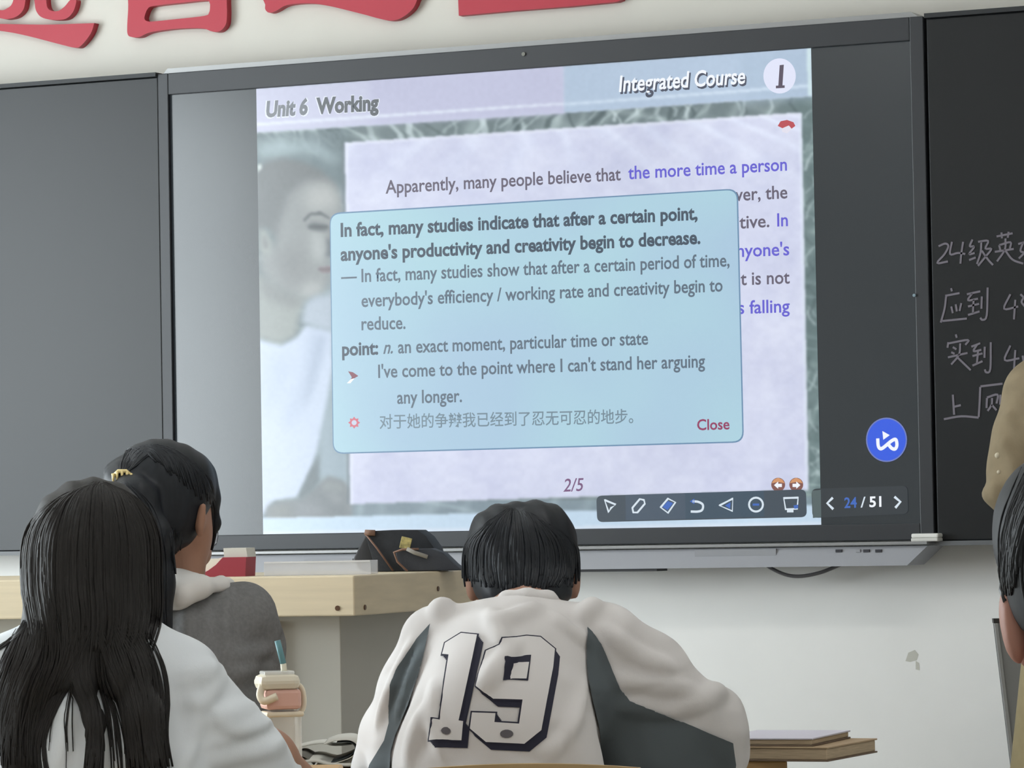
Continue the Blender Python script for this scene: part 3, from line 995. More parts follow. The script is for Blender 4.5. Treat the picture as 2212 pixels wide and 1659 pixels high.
def nets(D, lo, h):
    S = D < 0
    c = [S[i:S.shape[0] - 1 + i, j:S.shape[1] - 1 + j, k:S.shape[2] - 1 + k] for i in (0, 1) for j in (0, 1) for k in (0, 1)]
    cnt = sum(x.astype(np.int8) for x in c)
    act = (cnt > 0) & (cnt < 8)
    I = np.argwhere(act)
    ids = np.full(act.shape, -1, np.int64)
    ids[act] = np.arange(len(I))
    corners = np.array([(i, j, k) for i in (0, 1) for j in (0, 1) for k in (0, 1)])
    val = np.stack([D[I[:, 0] + q[0], I[:, 1] + q[1], I[:, 2] + q[2]] for q in corners], 1)
    acc, num = np.zeros((len(I), 3)), np.zeros((len(I), 1))
    for a in range(8):
        for b in range(a + 1, 8):
            if abs(corners[a] - corners[b]).sum() != 1:
                continue
            va, vb = val[:, a], val[:, b]
            x = (va < 0) != (vb < 0)
            t = np.where(x, va / np.where(x, va - vb, 1), 0)[:, None]
            p = corners[a] + (corners[b] - corners[a]) * t
            acc += p * x[:, None]
            num += x[:, None]
    V = lo + h * (I + acc / np.maximum(num, 1))
    Q = []
    for ax in range(3):
        o1, o2 = (ax + 1) % 3, (ax + 2) % 3
        s0 = [slice(0, -1) if i == ax else slice(1, -1) for i in range(3)]
        s1 = [slice(1, None) if i == ax else slice(1, -1) for i in range(3)]
        A, B = S[tuple(s0)], S[tuple(s1)]
        for flip in (0, 1):
            E = np.argwhere((A & ~B) if not flip else (~A & B))
            if not len(E):
                continue
            base = E.copy()
            base[:, o1] += 1
            base[:, o2] += 1
            quad = []
            for d1, d2 in ((-1, -1), (0, -1), (0, 0), (-1, 0)):
                q = base.copy()
                q[:, o1] += d1
                q[:, o2] += d2
                quad.append(ids[q[:, 0], q[:, 1], q[:, 2]])
            quad = np.stack(quad, 1)
            if flip:
                quad = quad[:, ::-1]
            Q.append(quad)
    return V, np.concatenate(Q).tolist()


def bvh_of(objs):
    vs, ps = [], []
    for o in objs:
        b = len(vs)
        vs += [v.co.copy() for v in o.data.vertices]
        ps += [tuple(i + b for i in p.vertices) for p in o.data.polygons]
    return BVHTree.FromPolygons(vs, ps)


class Seat:
    """a pupil's own frame: its root on the floor, facing the board"""
    def __init__(self, name, label, cat, u, d, group=None):
        p = K(u, 1126, d)
        self.o = np.array((p[0], d, 0.0))
        self.d = d
        self.root = thing(name, label, cat, kworld(self.o), KROT, group)

    def __call__(self, u, v, dy=0.0):           # K coordinates
        return K(u, v, self.d + dy)

    def eye(self):
        return Vector((0, 0, CAM.z)) - Vector(self.o)

    def cast(self, bvh, u, v, lift=0.0):        # where the sight line through (u, v) meets the cloth, raised by lift
        e = self.eye()
        t = Vector(self(u, v)) - Vector(self.o)
        d = (t - e).normalized()
        hit = bvh.ray_cast(e, d)
        if hit[0] is None:
            return None
        n = hit[1] if hit[1].dot(d) < 0 else -hit[1]
        return hit[0] + n * lift


def patch(seat, bvh, name, pts, lift, m, parent, step=6, holes=()):
    """a piece of cloth or print laid on the surface bvh; its outline is given in picture points"""
    bm = bmesh.new()
    f = bm.faces.new([bm.verts.new((u, v, 0)) for u, v in pts])
    f.normal_update()
    bmesh.ops.triangulate(bm, faces=[f], ngon_method='EAR_CLIP')
    us, vs = [p[0] for p in pts], [p[1] for p in pts]
    for lo, hi, nrm in ((min(us), max(us), (1, 0, 0)), (min(vs), max(vs), (0, 1, 0))):
        x = lo + step
        while x < hi:
            co = (x, 0, 0) if nrm[0] else (0, x, 0)
            bmesh.ops.bisect_plane(bm, geom=bm.verts[:] + bm.edges[:] + bm.faces[:], plane_co=co, plane_no=nrm, dist=1e-4)
            x += step
    dead = []
    for v in bm.verts:
        p = seat.cast(bvh, v.co.x, v.co.y, lift)
        if p is None:
            dead.append(v)
        else:
            v.co = p
    bmesh.ops.delete(bm, geom=dead, context='VERTS')
    long_ = [f for f in bm.faces if max(e.calc_length() for e in f.edges) > 0.05]
    bmesh.ops.delete(bm, geom=long_, context='FACES')
    return bm_obj(name, bm, m, parent, True)


def strands(seat, bvh, bm, guides, n, r, spread=1.0, lift=0.002, jitter=0.35, seed=1):
    """hair locks: each guide is a list of (u, v, half width); n thin tapering strands follow it over the surface bvh"""
    g = np.random.default_rng(seed)
    for guide in guides:
        P = smooth_pts([np.array(q, float) for q in guide], 6)
        for i in range(n):
            a = g.uniform(-1, 1) * spread
            w = g.uniform(-0.5, 0.5)
            ph, fr = g.uniform(0, 6.28), g.uniform(0.6, 1.6)
            i0 = int(g.uniform(0, 0.12) * len(P))
            i1 = int(len(P) * g.uniform(0.82, 1.0))
            pts = []
            last = None
            rr = r * g.uniform(0.6, 1.3)
            for j in range(i0, i1):
                t = j / len(P)
                u = P[j][0] + P[j][2] * (a + jitter * w * math.sin(ph + fr * 5 * t))
                p = seat.cast(bvh, u, P[j][1], lift + rr * g.uniform(0.2, 0.6))
                if p is None or (last is not None and (p - last).length > 0.05):
                    if last is None:
                        continue
                    e = seat.eye()
                    dirn = (Vector(seat(u, P[j][1])) - Vector(seat.o) - e).normalized()
                    p = e + dirn * (last - e).length
                pts.append(p)
                last = p
            if len(pts) > 3:
                m = len(pts)
                add_tube(bm, pts, [rr * (0.35 + 0.65 * math.sin(math.pi * min(1, 0.25 + 0.75 * (1 - k / (m - 1))))) for k in range(m)], 5)


def hand(fm, wrist, d, up, side, curl=0.08):
    """palm, four fingers of different length and a thumb from the side of the palm"""
    w, d, up = np.array(wrist), np.array(d) / np.linalg.norm(d), np.array(up) / np.linalg.norm(up)
    s = np.cross(d, up) * side
    palm = w + d * 0.085
    for k in (-1, 0, 1):
        fm.cone(w + s * 0.012 * k, palm + s * 0.026 * k, 0.014, 0.013, 0.012)
    for k, L in zip((-1.5, -0.5, 0.5, 1.5), (0.058, 0.075, 0.08, 0.068)):
        a = palm + s * 0.0185 * k
        b = a + d * L * 0.55 - up * 0.01 * curl
        c = b + d * L * 0.45 - up * L * curl
        fm.cone(a, b, 0.0095, 0.0085, 0.004)
        fm.cone(b, c, 0.0085, 0.007, 0.004)
    a = w + d * 0.03 + s * 0.028
    b = a + d * 0.03 + s * 0.028 - up * 0.006
    fm.cone(a, b, 0.012, 0.010, 0.008)
    fm.cone(b, b + d * 0.03 + s * 0.006, 0.010, 0.008, 0.004)


M_SKIN = mat('skin', (168, 128, 108), 0.55, 0.4, noise=0.05, nscale=14)
M_HAIR = mat('hair_black', (24, 28, 34), 0.52, 0.35, noise=0.2, nscale=30, stretch=(6, 6, 1))
M_HAIRB = mat('hair_brown_black', (43, 41, 40), 0.58, 0.26, noise=0.25, nscale=40, stretch=(6, 6, 0.6))
M_SOLE = mat('shoe_white', (205, 204, 200), 0.6)


def lower_body(s, name, m, hip, dy_seat, w=0.072, knee=0.44, skin=None):
    """seated legs below the desk: thighs forward, shins down, feet on the floor. hip = K point between the hip joints"""
    f = Form(0.013, 0.04)
    f.ell(hip, (0.165, 0.13, 0.10))
    shoes = Form(0.011, 0.02)
    for sx in (-1, 1):
        h = hip + np.array((sx * w, 0.02, -0.015))
        k = np.array((hip[0] + sx * (w + 0.004), hip[1] + knee, 0.525))
        a = np.array((k[0], k[1] - 0.06, 0.09))
        f.cone(h, k, 0.082, 0.062)
        f.cone(k, a, 0.06, 0.045)
        shoes.cone(a + (0, -0.02, -0.04), a + (0, 0.17, -0.05), 0.045, 0.036)
    f.build(name, m, s.root, s.o)
    shoes.build('shoes', M_SOLE, s.root, s.o)


def chair(label, u, d, seat_z, back_top, width=0.42, group='wooden classroom chairs', m=None):
    p = K(u, 1126, d)
    t = thing('classroom_chair', label, 'chair', kworld((p[0], d, 0)), KROT, group)
    M_W = mat('birch_veneer', (176, 148, 104), 0.5, 0.4, noise=0.12, nscale=10, stretch=(0.6, 6, 6))
    M_F = mat('chair_steel', (70, 72, 76), 0.4, 0.5, metal=0.4)
    box('seat', (0, 0.24, seat_z - 0.01), (width, 0.40, 0.02), M_W, t, 0.006)
    bm = bmesh.new()
    N = 14
    top, bot = [], []
    for i in range(N + 1):
        x = -width / 2 + width * i / N
        c = (2 * i / N - 1) ** 2
        bow = 0.03 * (1 - c)
        z1 = back_top - 0.014 * c - (0.03 if i in (0, N) else 0)
        z0 = back_top - 0.20 + (0.02 if i in (0, N) else 0)
        for y in (0, 0.014):
            pass
        top.append(((x, -bow, z1), (x, 0.014 - bow, z1)))
        bot.append(((x, -bow, z0), (x, 0.014 - bow, z0)))
    V = [[bm.verts.new(q) for q in (top[i][0], top[i][1], bot[i][1], bot[i][0])] for i in range(N + 1)]
    for a, b in zip(V, V[1:]):
        for k in range(4):
            bm.faces.new((a[k], a[(k + 1) % 4], b[(k + 1) % 4], b[k]))
    bm.faces.new(V[0])
    bm.faces.new(V[-1][::-1])
    bm_obj('backrest', bm, M_W, t)
    for sx in (-1, 1):
        x = sx * (width / 2 - 0.03)
        tube('back_post', [(x, 0.012, 0.012), (x, 0.02, seat_z), (x, 0.006, back_top - 0.05)], 0.011, M_F, t)
        tube('leg', [(x, 0.42, 0.012), (x, 0.41, seat_z - 0.02)], 0.011, M_F, t)
    return t


M_DESK = mat('desk_beech', (190, 152, 100), 0.45, 0.4, noise=0.14, nscale=9, stretch=(0.5, 6, 6))
M_LEG = mat('desk_steel', (84, 86, 90), 0.4, 0.5, metal=0.4)


def desk(label, u0, u1, d0, d1, z=0.76):
    a, b = K(u0, 1126, d0), K(u1, 1126, d0)
    xm = (a[0] + b[0]) / 2
    w = b[0] - a[0]
    t = thing('school_desk', label, 'desk', kworld((xm, (d0 + d1) / 2, 0)), KROT, 'pupils\' desks')
    box('desk_top', (0, 0, z - 0.011), (w, d1 - d0, 0.022), M_DESK, t, 0.004)
    box('book_tray', (0, 0.03, z - 0.05), (w - 0.08, d1 - d0 - 0.08, 0.012), M_LEG, t, 0.003)
    for sx in (-1, 1):
        for sy in (-1, 1):
            box('leg', (sx * (w / 2 - 0.035), sy * ((d1 - d0) / 2 - 0.035), (z - 0.022) / 2), (0.03, 0.03, z - 0.022), M_LEG, t, 0.003)
    return t


# ------------------------------------------------------------------ the boy in the number 19 jersey
S = Seat('person', 'person with short black hair bent over a desk in white jersey numbered 19', 'person', 1110, 5.9, 'pupils at their desks')
M_JER = mat('jersey_white', (220, 216, 214), 0.8, 0.2, bump=0.10, bscale=900, wrinkle=0.5)
M_PANEL = mat('jersey_grey', (92, 99, 102), 0.8, 0.2, bump=0.1, bscale=900, wrinkle=0.45)
M_INK = mat('number_black', (42, 42, 58), 0.7, 0.3)
M_NUM = mat('number_white', (222, 218, 216), 0.75, 0.25)
ZD = K(1640, 1650, 6.40)[2]
f = Form(0.0062, 0.035)
f.ell(S(1078, 1700, .11), (.163, .105, .22))
f.ell(S(1095, 1505, .19), (.150, .115, .146))
f.cone(S(965, 1388, .23), S(1288, 1384, .23), .055, .055)
f.ell(S(1125, 1366, .24), (.115, .080, .048))
f.cone(S(1136, 1350, .26), S(1138, 1330, .27), .045, .040)
# sleeves
f.chain([S(938, 1392, .23), S(900, 1480, .25), S(856, 1590, .29), S(835, 1665, .33)], [.053, .050, .050, .050])
f.chain([S(1318, 1390, .23), S(1398, 1452, .25), S(1478, 1545, .28), S(1535, 1580, .32), S(1545, 1628, .36)], [.056, .056, .056, .052, .044])
f.ell(S(1545, 1530, .31), (.042, .04, .034), 0.02)
# cloth hanging under the arms
f.chain([S(1300, 1500, .22), S(1420, 1600, .28), S(1500, 1660, .33)], [.05, .05, .045], 0.05)
f.cone(S(1380, 1640, .26), S(1480, 1700, .34), .06, .05, 0.05)
f.cone(S(905, 1510, .215), S(880, 1660, .22), .05, .058, 0.05)
# forearms of the sleeves on the desk
f.cone(S(835, 1665, .33), S(930, 1690, .56) * (1, 1, 0) + (0, 0, ZD + .044), .046, .038)
f.cone(S(1545, 1628, .36), S(1400, 1690, .60) * (1, 1, 0) + (0, 0, ZD + .044), .044, .038)
# folds of the cloth
f.folds(S, [([(1059, 1322), (1076, 1365), (1090, 1402)], .009, .006), ([(1072, 1345), (1113, 1332), (1160, 1308)], .007, .007),
            ([(1046, 1486), (1076, 1443), (1116, 1394)], .007, .005), ([(885, 1640), (897, 1581), (921, 1530)], .008, .005),
            ([(955, 1326), (950, 1312), (966, 1303)], .010, .008), ([(1262, 1335), (1272, 1318), (1284, 1304)], .008, .010),
            ([(1340, 1524), (1424, 1530), (1494, 1522), (1536, 1502), (1556, 1490)], .010, .012),
            ([(1306, 1360), (1380, 1417), (1446, 1440)], .006, .008), ([(1328, 1465), (1415, 1482), (1494, 1490)], .006, .009),
            ([(866, 1546), (892, 1470), (915, 1410)], .005, .004), ([(820, 1560), (850, 1470), (890, 1390)], .006, .006),
            ([(1180, 1640), (1240, 1560), (1262, 1480)], .005, .004), ([(960, 1640), (935, 1560), (935, 1480)], .005, .004),
            ([(1200, 1330), (1225, 1360), (1262, 1385)], .005, .004)])


def cloth(ax, ay, az, amp, seed):
    r = np.random.default_rng(seed).uniform(0, 6.28, 6)

    def g(X, Y, Z):
        return amp * (np.sin(X * ax + Z * az * 0.6 + r[0] + 2 * np.sin(Z * 9 + r[1])) * np.sin(Z * az + X * 7 + r[2] + 1.5 * np.sin(X * 11 + r[3])))
    return g


jersey = f.build('jersey', M_JER, S.root, S.o, cloth(26, 0, 24, 0.0022, 3))
bv = bvh_of([jersey])


def c4(pts):
    return [(740 + x / 2.68, 1040 + y / 2.68) for x, y in pts]


def dense(pts, n=5):
    return [tuple(p[:2]) for p in smooth_pts([(a, b, 0) for a, b in pts], n, True)]


patch(S, bv, 'side_panel', [(931, 1349), (927, 1370), (919, 1406), (904, 1465), (885, 1525), (858, 1588), (848, 1622), (845, 1690), (790, 1690), (802, 1652), (833, 1600), (843, 1562), (841, 1525), (844, 1480), (859, 1443), (880, 1412), (900, 1383)], .0034, M_PANEL, jersey, 5)
patch(S, bv, 'side_panel', [(1268, 1355), (1264, 1394), (1264, 1430), (1267, 1469), (1277, 1518), (1292, 1581), (1303, 1630), (1308, 1690), (1582, 1690), (1587, 1650), (1581, 1604), (1528, 1582), (1446, 1547), (1390, 1527), (1359, 1515), (1340, 1488), (1322, 1450), (1300, 1394), (1285, 1372)], .0034, M_PANEL, jersey, 5)
one = c4([(692, 888), (782, 898), (772, 948), (676, 1386), (702, 1390), (692, 1500), (512, 1496), (522, 1378), (560, 1384), (622, 1012), (586, 1008), (602, 944)])
nine = c4([(926, 916), (1000, 914), (1062, 904), (1140, 910), (1222, 978), (1212, 1080), (1146, 1442), (1050, 1520), (832, 1510), (740, 1432), (752, 1340), (886, 1345), (880, 1396), (1020, 1405), (1040, 1268), (872, 1262), (780, 1186), (832, 990), (915, 952)])


def grow(pts, r):
    """offset a closed outline outwards"""
    P = [np.array(p) for p in pts]
    area = sum(P[i][0] * P[(i + 1) % len(P)][1] - P[(i + 1) % len(P)][0] * P[i][1] for i in range(len(P)))
    sg = 1 if area > 0 else -1
    out = []
    for i in range(len(P)):
        d1, d2 = P[i] - P[i - 1], P[(i + 1) % len(P)] - P[i]
        n1, n2 = np.array((d1[1], -d1[0])) * sg / np.linalg.norm(d1), np.array((d2[1], -d2[0])) * sg / np.linalg.norm(d2)
        b = n1 + n2
        b = b / max(0.6, float(b @ b)) * 2
        out.append(tuple(P[i] + b * r))
    return out


def off(pts, dx, dy):
    return [(u + dx, v + dy) for u, v in pts]


for nm, sh in (('1', one), ('9', nine)):
    num = patch(S, bv, 'number', grow(sh, 0), .0042, M_NUM, jersey, 6)
    patch(S, bv, 'number_outline', grow(sh, 3.6), .0030, M_INK, num, 6)
    for k in (3, 5, 7, 9, 11):
        patch(S, bv, 'number_shadow', off(grow(sh, 1.6), k, k * 1.35), .0022 - k * 0.00005, M_INK, num, 6)
    if nm == '9':
        patch(S, bv, 'number_shadow', c4([(936, 1022), (1086, 1015), (1070, 1162), (918, 1152)]), .0052, M_INK, num, 6)
        patch(S, bv, 'number_outline', c4([(978, 1058), (1074, 1058), (1060, 1152), (966, 1150)]), .0060, M_NUM, num, 6)
    patch(S, bv, 'number_stud', c4([(x, y) for x, y in (disc(600, 1448, 33, 22, 14) if nm == '1' else disc(950, 1464, 38, 24, 14))]), .0056, mat('stud_grey', (92, 88, 92), 0.6), num, 4)
# collar band
f = Form(0.006, 0.02)
f.chain([S(1072, 1310, .245), S(1096, 1294, .228), S(1140, 1289, .222), S(1184, 1294, .228), S(1208, 1310, .245)], [.008, .010, .010, .010, .008])
f.build('collar', M_JER, jersey, S.o)
# body: head, neck, forearms and hands in one surface
f = Form(0.0065, 0.03)
f.ell(S(1130, 1200, .40), (.078, .098, .085))
f.ell(S(1130, 1262, .43), (.080, .075, .062))
f.ell(S(1130, 1310, .49), (.045, .04, .03))
f.cone(S(1136, 1345, .27), S(1132, 1255, .36), .056, .060)
f.ell(S(1238, 1252, .385), (.012, .022, .033), 0.012)
f.ell(S(1021, 1256, .385), (.012, .022, .033), 0.012)
f.cone(S(1130, 1260, .50), S(1130, 1285, .515), .011, .014, 0.012)
f.cone(S(1110, 1305, .505), S(1150, 1305, .505), .007, .007, 0.01)
for u in (1100, 1160):
    f.ell(S(u, 1248, .492), (.013, .008, .008), 0.006)
for q, w, sd in (((930, 1690, .54), (985, 1690, .68), 1), ((1400, 1690, .56), (1330, 1690, .70), -1)):
    e, wr = S(*q), S(*w)
    e[2] = ZD + .044
    wr[2] = ZD + .042
    f.cone(e, wr, .036, .026)
    hand(f, wr, (sd * .25, 1, -.12), (0, .1, 1), sd)
for q, w_ in (((938, 1392, .23), (835, 1665, .33)), ((1318, 1390, .23), (1545, 1628, .36))):
    f.chain([S(1136, 1345, .27), S(*q), S(*w_), S(930 if q[0] < 1000 else 1400, 1690, .54) * (1, 1, 0) + (0, 0, ZD + .044)], [.04, .036, .034, .034])
body = f.build('body', M_SKIN, S.root, S.o)
# hair
f = Form(0.006, 0.03)
f.ell(S(1129, 1196, .385), (.0895, .108, .080))
f.ell(S(1082, 1160, .375), (.050, .075, .050), 0.02)
f.ell(S(1164, 1152, .375), (.055, .075, .050), 0.02)
f.ell(S(1120, 1245, .335), (.066, .06, .040))
f.ell(S(1128, 1270, .33), (.066, .055, .024))
f.ell(S(1172, 1276, .325), (.038, .05, .022))
f.ell(S(1134, 1280, .288), (.062, .036, .027))
f.ell(S(1085, 1262, .335), (.035, .04, .026))
f.ell(S(1160, 1262, .335), (.035, .04, .026))
f.cone(S(1112, 1090, .33), S(1112, 1140, .26), .010, .003, 0.016, cut=True)


def hairwave(amp, fx, fz, cx):
    def g(X, Y, Z):
        return amp * np.sin((X - cx) * fx + 5 * np.sin(Z * fz) + Y * 40)
    return g


hb = f.build('hair', M_HAIR, S.root, S.o, hairwave(0.0018, 190, 12, 0))
bvh_h = bvh_of([hb])
bm = bmesh.new()
bm.from_mesh(hb.data)
gl = []
for k in range(26):
    t = k / 25
    u0 = 1112 + (t - .5) * 30
    ue = 1010 + 236 * t
    gl.append([(u0, 1098, 3), (1112 + (ue - 1112) * .55, 1112 + 60 * abs(t - .5) ** 1.5, 10), (1112 + (ue - 1112) * .92, 1175, 13), (1112 + (ue - 1112) * .98, 1235, 13), (1112 + (ue - 1112) * (.80 if 0.1 < t < .9 else .96), 1272 + (16 if .2 < t < .8 else 2), 10)])
strands(S, bvh_h, bm, gl, 9, .0022, lift=-.0006, seed=5)
for x in [x for x in bm.faces]:
    x.smooth = True
bm.to_mesh(hb.data)
bm.free()
lower_body(S, 'trousers', mat('trousers_dark', (52, 54, 62), 0.8), S(1080, 1126, .12) * (1, 1, 0) + (0, 0, .57), 0)
chair('wooden chair of the pupil in the number 19 jersey', 1100, 5.60, 0.45, K(1080, 1648, 5.6)[2], 0.42)
desk('beech desk under the arms of the pupil in the number 19 jersey', 664, 1690, 6.48, 6.86, ZD)
Z_DESK = ZD

# books at the right corner of his desk
M_PAGE = mat('paper_lilac', (206, 202, 212), 0.8)
M_EDGE = mat('page_edges_tan', (188, 168, 140), 0.8, noise=0.15, nscale=30, stretch=(1, 1, 20))
M_COV = mat('book_cover_brown', (110, 92, 76), 0.6)


def prism_k(name, pts_k, up, m, parent, origin):
    bm = bmesh.new()
    add_prism(bm, [Vector(p) - Vector(origin) for p in pts_k], up)
    return bm_obj(name, bm, m, parent)


def kz(u, v, z):
    """point of the horizontal plane at height z seen through the picture point"""
    r = ray(u, v)
    s = (z - CAM.z) / r.z
    return np.array((r.dot(KX) * s, r.dot(KY) * s, z))


def book(label, c, size, rz, z, page, cover, name='book'):
    t = thing(name, label, 'book', kworld((c[0], c[1], z)), KROT + rz, 'books on the front desk')
    w, l, h = size
    box('page_block', (0, 0, h / 2), (w - 0.006, l - 0.006, h - 0.005), page, t, 0.002)
    box('cover', (0, 0, h - 0.0014), (w, l, 0.0028), cover, t, 0.001)
    box('cover', (0, 0, 0.0014), (w, l, 0.0028), M_COV, t, 0.001)
    return t


pb = K(1692, 1126, 6.52)
book('thick tan book lying lower in the pile at the desk\'s right corner', (pb[0] + .022, 6.57), (.19, .25, .024), math.radians(-24), Z_DESK, M_EDGE, mat('cover_tan', (176, 152, 122), 0.7))
book('lilac covered book lying on top of the tan book at the desk\'s right corner', (pb[0] - .002, 6.575), (.165, .235, .014), math.radians(-20), Z_DESK + .024, M_EDGE, M_PAGE)

# open magazine with curling pages left of him
mg = K(712, 1126, 6.58)
t = thing('magazine', 'open magazine with curling white pages and a dark picture left of the jersey', 'magazine', kworld((mg[0], 6.58, Z_DESK)), KROT)
def sheet(name, prof, y0, y1, th, m):
    bm = bmesh.new()
    P = smooth_pts([(x, 0, z) for x, z in prof], 6)
    rows = []
    for i, p in enumerate(P):
        tg = P[min(i + 1, len(P) - 1)] - P[max(i - 1, 0)]
        n = np.array((-tg[2], 0, tg[0]))
        n = n / np.linalg.norm(n)
        rows.append([bm.verts.new(Vector(q)) for q in ((p[0], y0, p[2]), (p[0], y1, p[2]), (p[0] + n[0] * th, y1, p[2] + n[2] * th), (p[0] + n[0] * th, y0, p[2] + n[2] * th))])
    for a, b in zip(rows, rows[1:]):
        for k in range(4):
            bm.faces.new((a[k], a[(k + 1) % 4], b[(k + 1) % 4], b[k]))
    bm.faces.new(rows[0])
    bm.faces.new(rows[-1][::-1])
    return bm_obj(name, bm, m, t, True)
M_PW = mat('magazine_paper', (226, 224, 214), 0.7)
M_PD = mat('magazine_picture', (58, 64, 66), 0.5, noise=0.3, nscale=40)
sheet('page', [(-.075, .004), (-.03, .012), (.0, .006), (.05, .003), (.10, .002)], -.12, .12, .004, M_PW)
sheet('page', [(-.085, .020), (-.05, .030), (-.02, .034), (.004, .030), (.05, .034), (.10, .038)], .02, .14, .0015, M_PW)
cp_ = sheet('curled_page', [(-.022, .006), (.005, .008), (.035, .018), (.046, .034), (.034, .046), (.008, .046), (-.012, .040)], -.10, .10, .0012, M_PW)
sheet('picture', [(-.018, .0085), (.004, .010), (.031, .0195), (.041, .033), (.032, .0425), (.010, .043)], -.099, .10, .0008, M_PD)
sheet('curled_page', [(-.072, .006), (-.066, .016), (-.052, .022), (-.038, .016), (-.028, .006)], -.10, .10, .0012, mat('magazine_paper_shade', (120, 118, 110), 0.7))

# ------------------------------------------------------------------ girl in the grey dress with the white collar
S2 = Seat('person', 'person with a black ponytail, grey top and white collar looking down', 'person', 400, 6.5, 'pupils at their desks')
M_GREY = mat('knit_grey', (126, 126, 126), 0.9, 0.15, noise=0.10, nscale=160, bump=0.15, bscale=500, wrinkle=0.5)
M_COLW = mat('collar_white', (232, 230, 226), 0.8, 0.2)
f = Form(0.0065, 0.035)
f.ell(S2(400, 1560, .02), (.125, .10, .22))
f.ell(S2(405, 1370, .05), (.118, .085, .075))
f.cone(S2(285, 1340, .05), S2(520, 1325, .05), .05, .048)
f.chain([S2(530, 1330, .06), S2(548, 1400, .08), S2(552, 1490, .10), S2(535, 1580, .12)], [.046, .044, .042, .040])
f.cone(S2(535, 1580, .12), S2(520, 1600, .36), .040, .032)
f.chain([S2(272, 1350, .06), S2(250, 1480, .10), S2(260, 1580, .14)], [.046, .044, .040])
f.cone(S2(260, 1580, .14), S2(330, 1600, .36), .040, .032)
f.folds(S2, [([(492, 1276), (485, 1357), (494, 1450)], .006, .005), ([(500, 1425), (540, 1415), (575, 1405)], .007, .006),
             ([(440, 1325), (436, 1400), (450, 1460)], .007, .006), ([(500, 1460), (545, 1450), (585, 1448)], .006, .006), ([(405, 1320), (400, 1380)], .006, .004)])
top2 = f.build('grey_top', M_GREY, S2.root, S2.o, cloth(30, 0, 22, 0.002, 8))
bv2 = bvh_of([top2])
f = Form(0.005, 0.012)
col_pts = [(352, 1292, -.03), (385, 1284, -.045), (430, 1268, -.03), (478, 1262, .02)]
f.chain([S2(*p) for p in col_pts], [.020, .021, .017, .010], 0.02)
f.chain([S2(362, 1262, .0), S2(385, 1262, -.012), S2(420, 1258, .0)], [.022, .022, .014], 0.02)
f.chain([S2(478, 1262, .02), S2(488, 1268, .07), S2(470, 1275, .12)], [.010, .012, .012], 0.02)
f.build('collar', M_COLW, top2, S2.o)
# head turned to the right and bowed
f = Form(0.0055, 0.025)
f.ell(S2(352, 1085, .04), (.078, .090, .085))
f.ell(S2(398, 1150, .075), (.046, .062, .060))
f.cone(S2(390, 1290, .04), S2(388, 1165, .05), .040, .044)
f.ell(S2(424, 1195, .13), (.026, .032, .026))
f.ell(S2(433, 1124, -.022), (.008, .012, .028), 0.008, Matrix.Rotation(0.12, 3, 'Y'))
f.cone(S2(439, 1092, -.03), S2(433, 1154, -.028), .0055, .0045, 0.004)
f.cone(S2(428, 1124, -.01), S2(410, 1128, .05), .012, .03, .01)
f.cone(S2(446, 1140, .15), S2(452, 1158, .16), .009, .010, 0.015)
f.cone(S2(440, 1180, .14), S2(436, 1186, .145), .008, .008, 0.01)
f.ell(S2(440, 1128, .135), (.010, .010, .007), 0.008)
f.cone(S2(392, 1300, .05), S2(520, 1600, .30), .035, .030)
f.cone(S2(392, 1300, .05), S2(330, 1600, .30), .035, .030)
for q, w, sd in (((520, 1600, .33), (480, 1600, .45), -1), ((330, 1600, .33), (370, 1600, .46), 1)):
    e, wr = S2(*q), S2(*w)
    f.cone(e, wr, .030, .023)
    hand(f, wr, (sd * .3, 1, -.1), (0, .1, 1), sd)
f.build('body', mat('skin_tan', (168, 126, 104), 0.55, 0.4), S2.root, S2.o)
f = Form(0.0055, 0.025)
f.ell(S2(345, 1062, .03), (.0865, .100, .088))
f.ell(S2(402, 1040, .06), (.046, .08, .050))
f.ell(S2(350, 1120, .005), (.062, .07, .060))
f.chain([S2(430, 1030, .08), S2(453, 1080, .08), S2(460, 1130, .09), S2(454, 1180, .10)], [.026, .014, .010, .004], 0.02)
f.chain([S2(248, 1020, .0), S2(262, 1036, -.035), S2(290, 1080, -.085), S2(322, 1160, -.10), S2(334, 1260, -.10), S2(335, 1366, -.095)], [.018, .024, .033, .034, .030, .028], 0.02)
f.ell(S2(384, 1215, .03), (.010, .014, .03), 0.012)
hb2 = f.build('hair', M_HAIR, S2.root, S2.o, hairwave(0.0008, 210, 14, 0.3))
bh2 = bvh_of([hb2])
bm = bmesh.new()
bm.from_mesh(hb2.data)
gl = []
for k in range(16):
    t = k / 15
    gl.append([(265 + 4 * t, 1024, 3), (270 + 80 * t, 1000 - 38 * math.sin(math.pi * t * .7), 8), (290 + 150 * t, 968 + 60 * t * t, 8), (330 + 130 * t, 990 + 120 * t, 8)])
gl += [[(270, 1040, 8), (310, 1100, 25), (332, 1200, 30), (335, 1300, 30), (336, 1368, 30)]] * 3
gl += [[(395, 1150, 16), (388, 1200, 10), (386, 1235, 8), (396, 1256, 5)], [(452, 1040, 6), (468, 1100, 4), (466, 1150, 4), (456, 1196, 3)], [(372, 1140, 8), (376, 1200, 6), (380, 1248, 5)]]
strands(S2, bh2, bm, gl, 9, .0017, lift=-.0004, seed=9)
for x in bm.faces:
    x.smooth = True
bm.to_mesh(hb2.data)
bm.free()
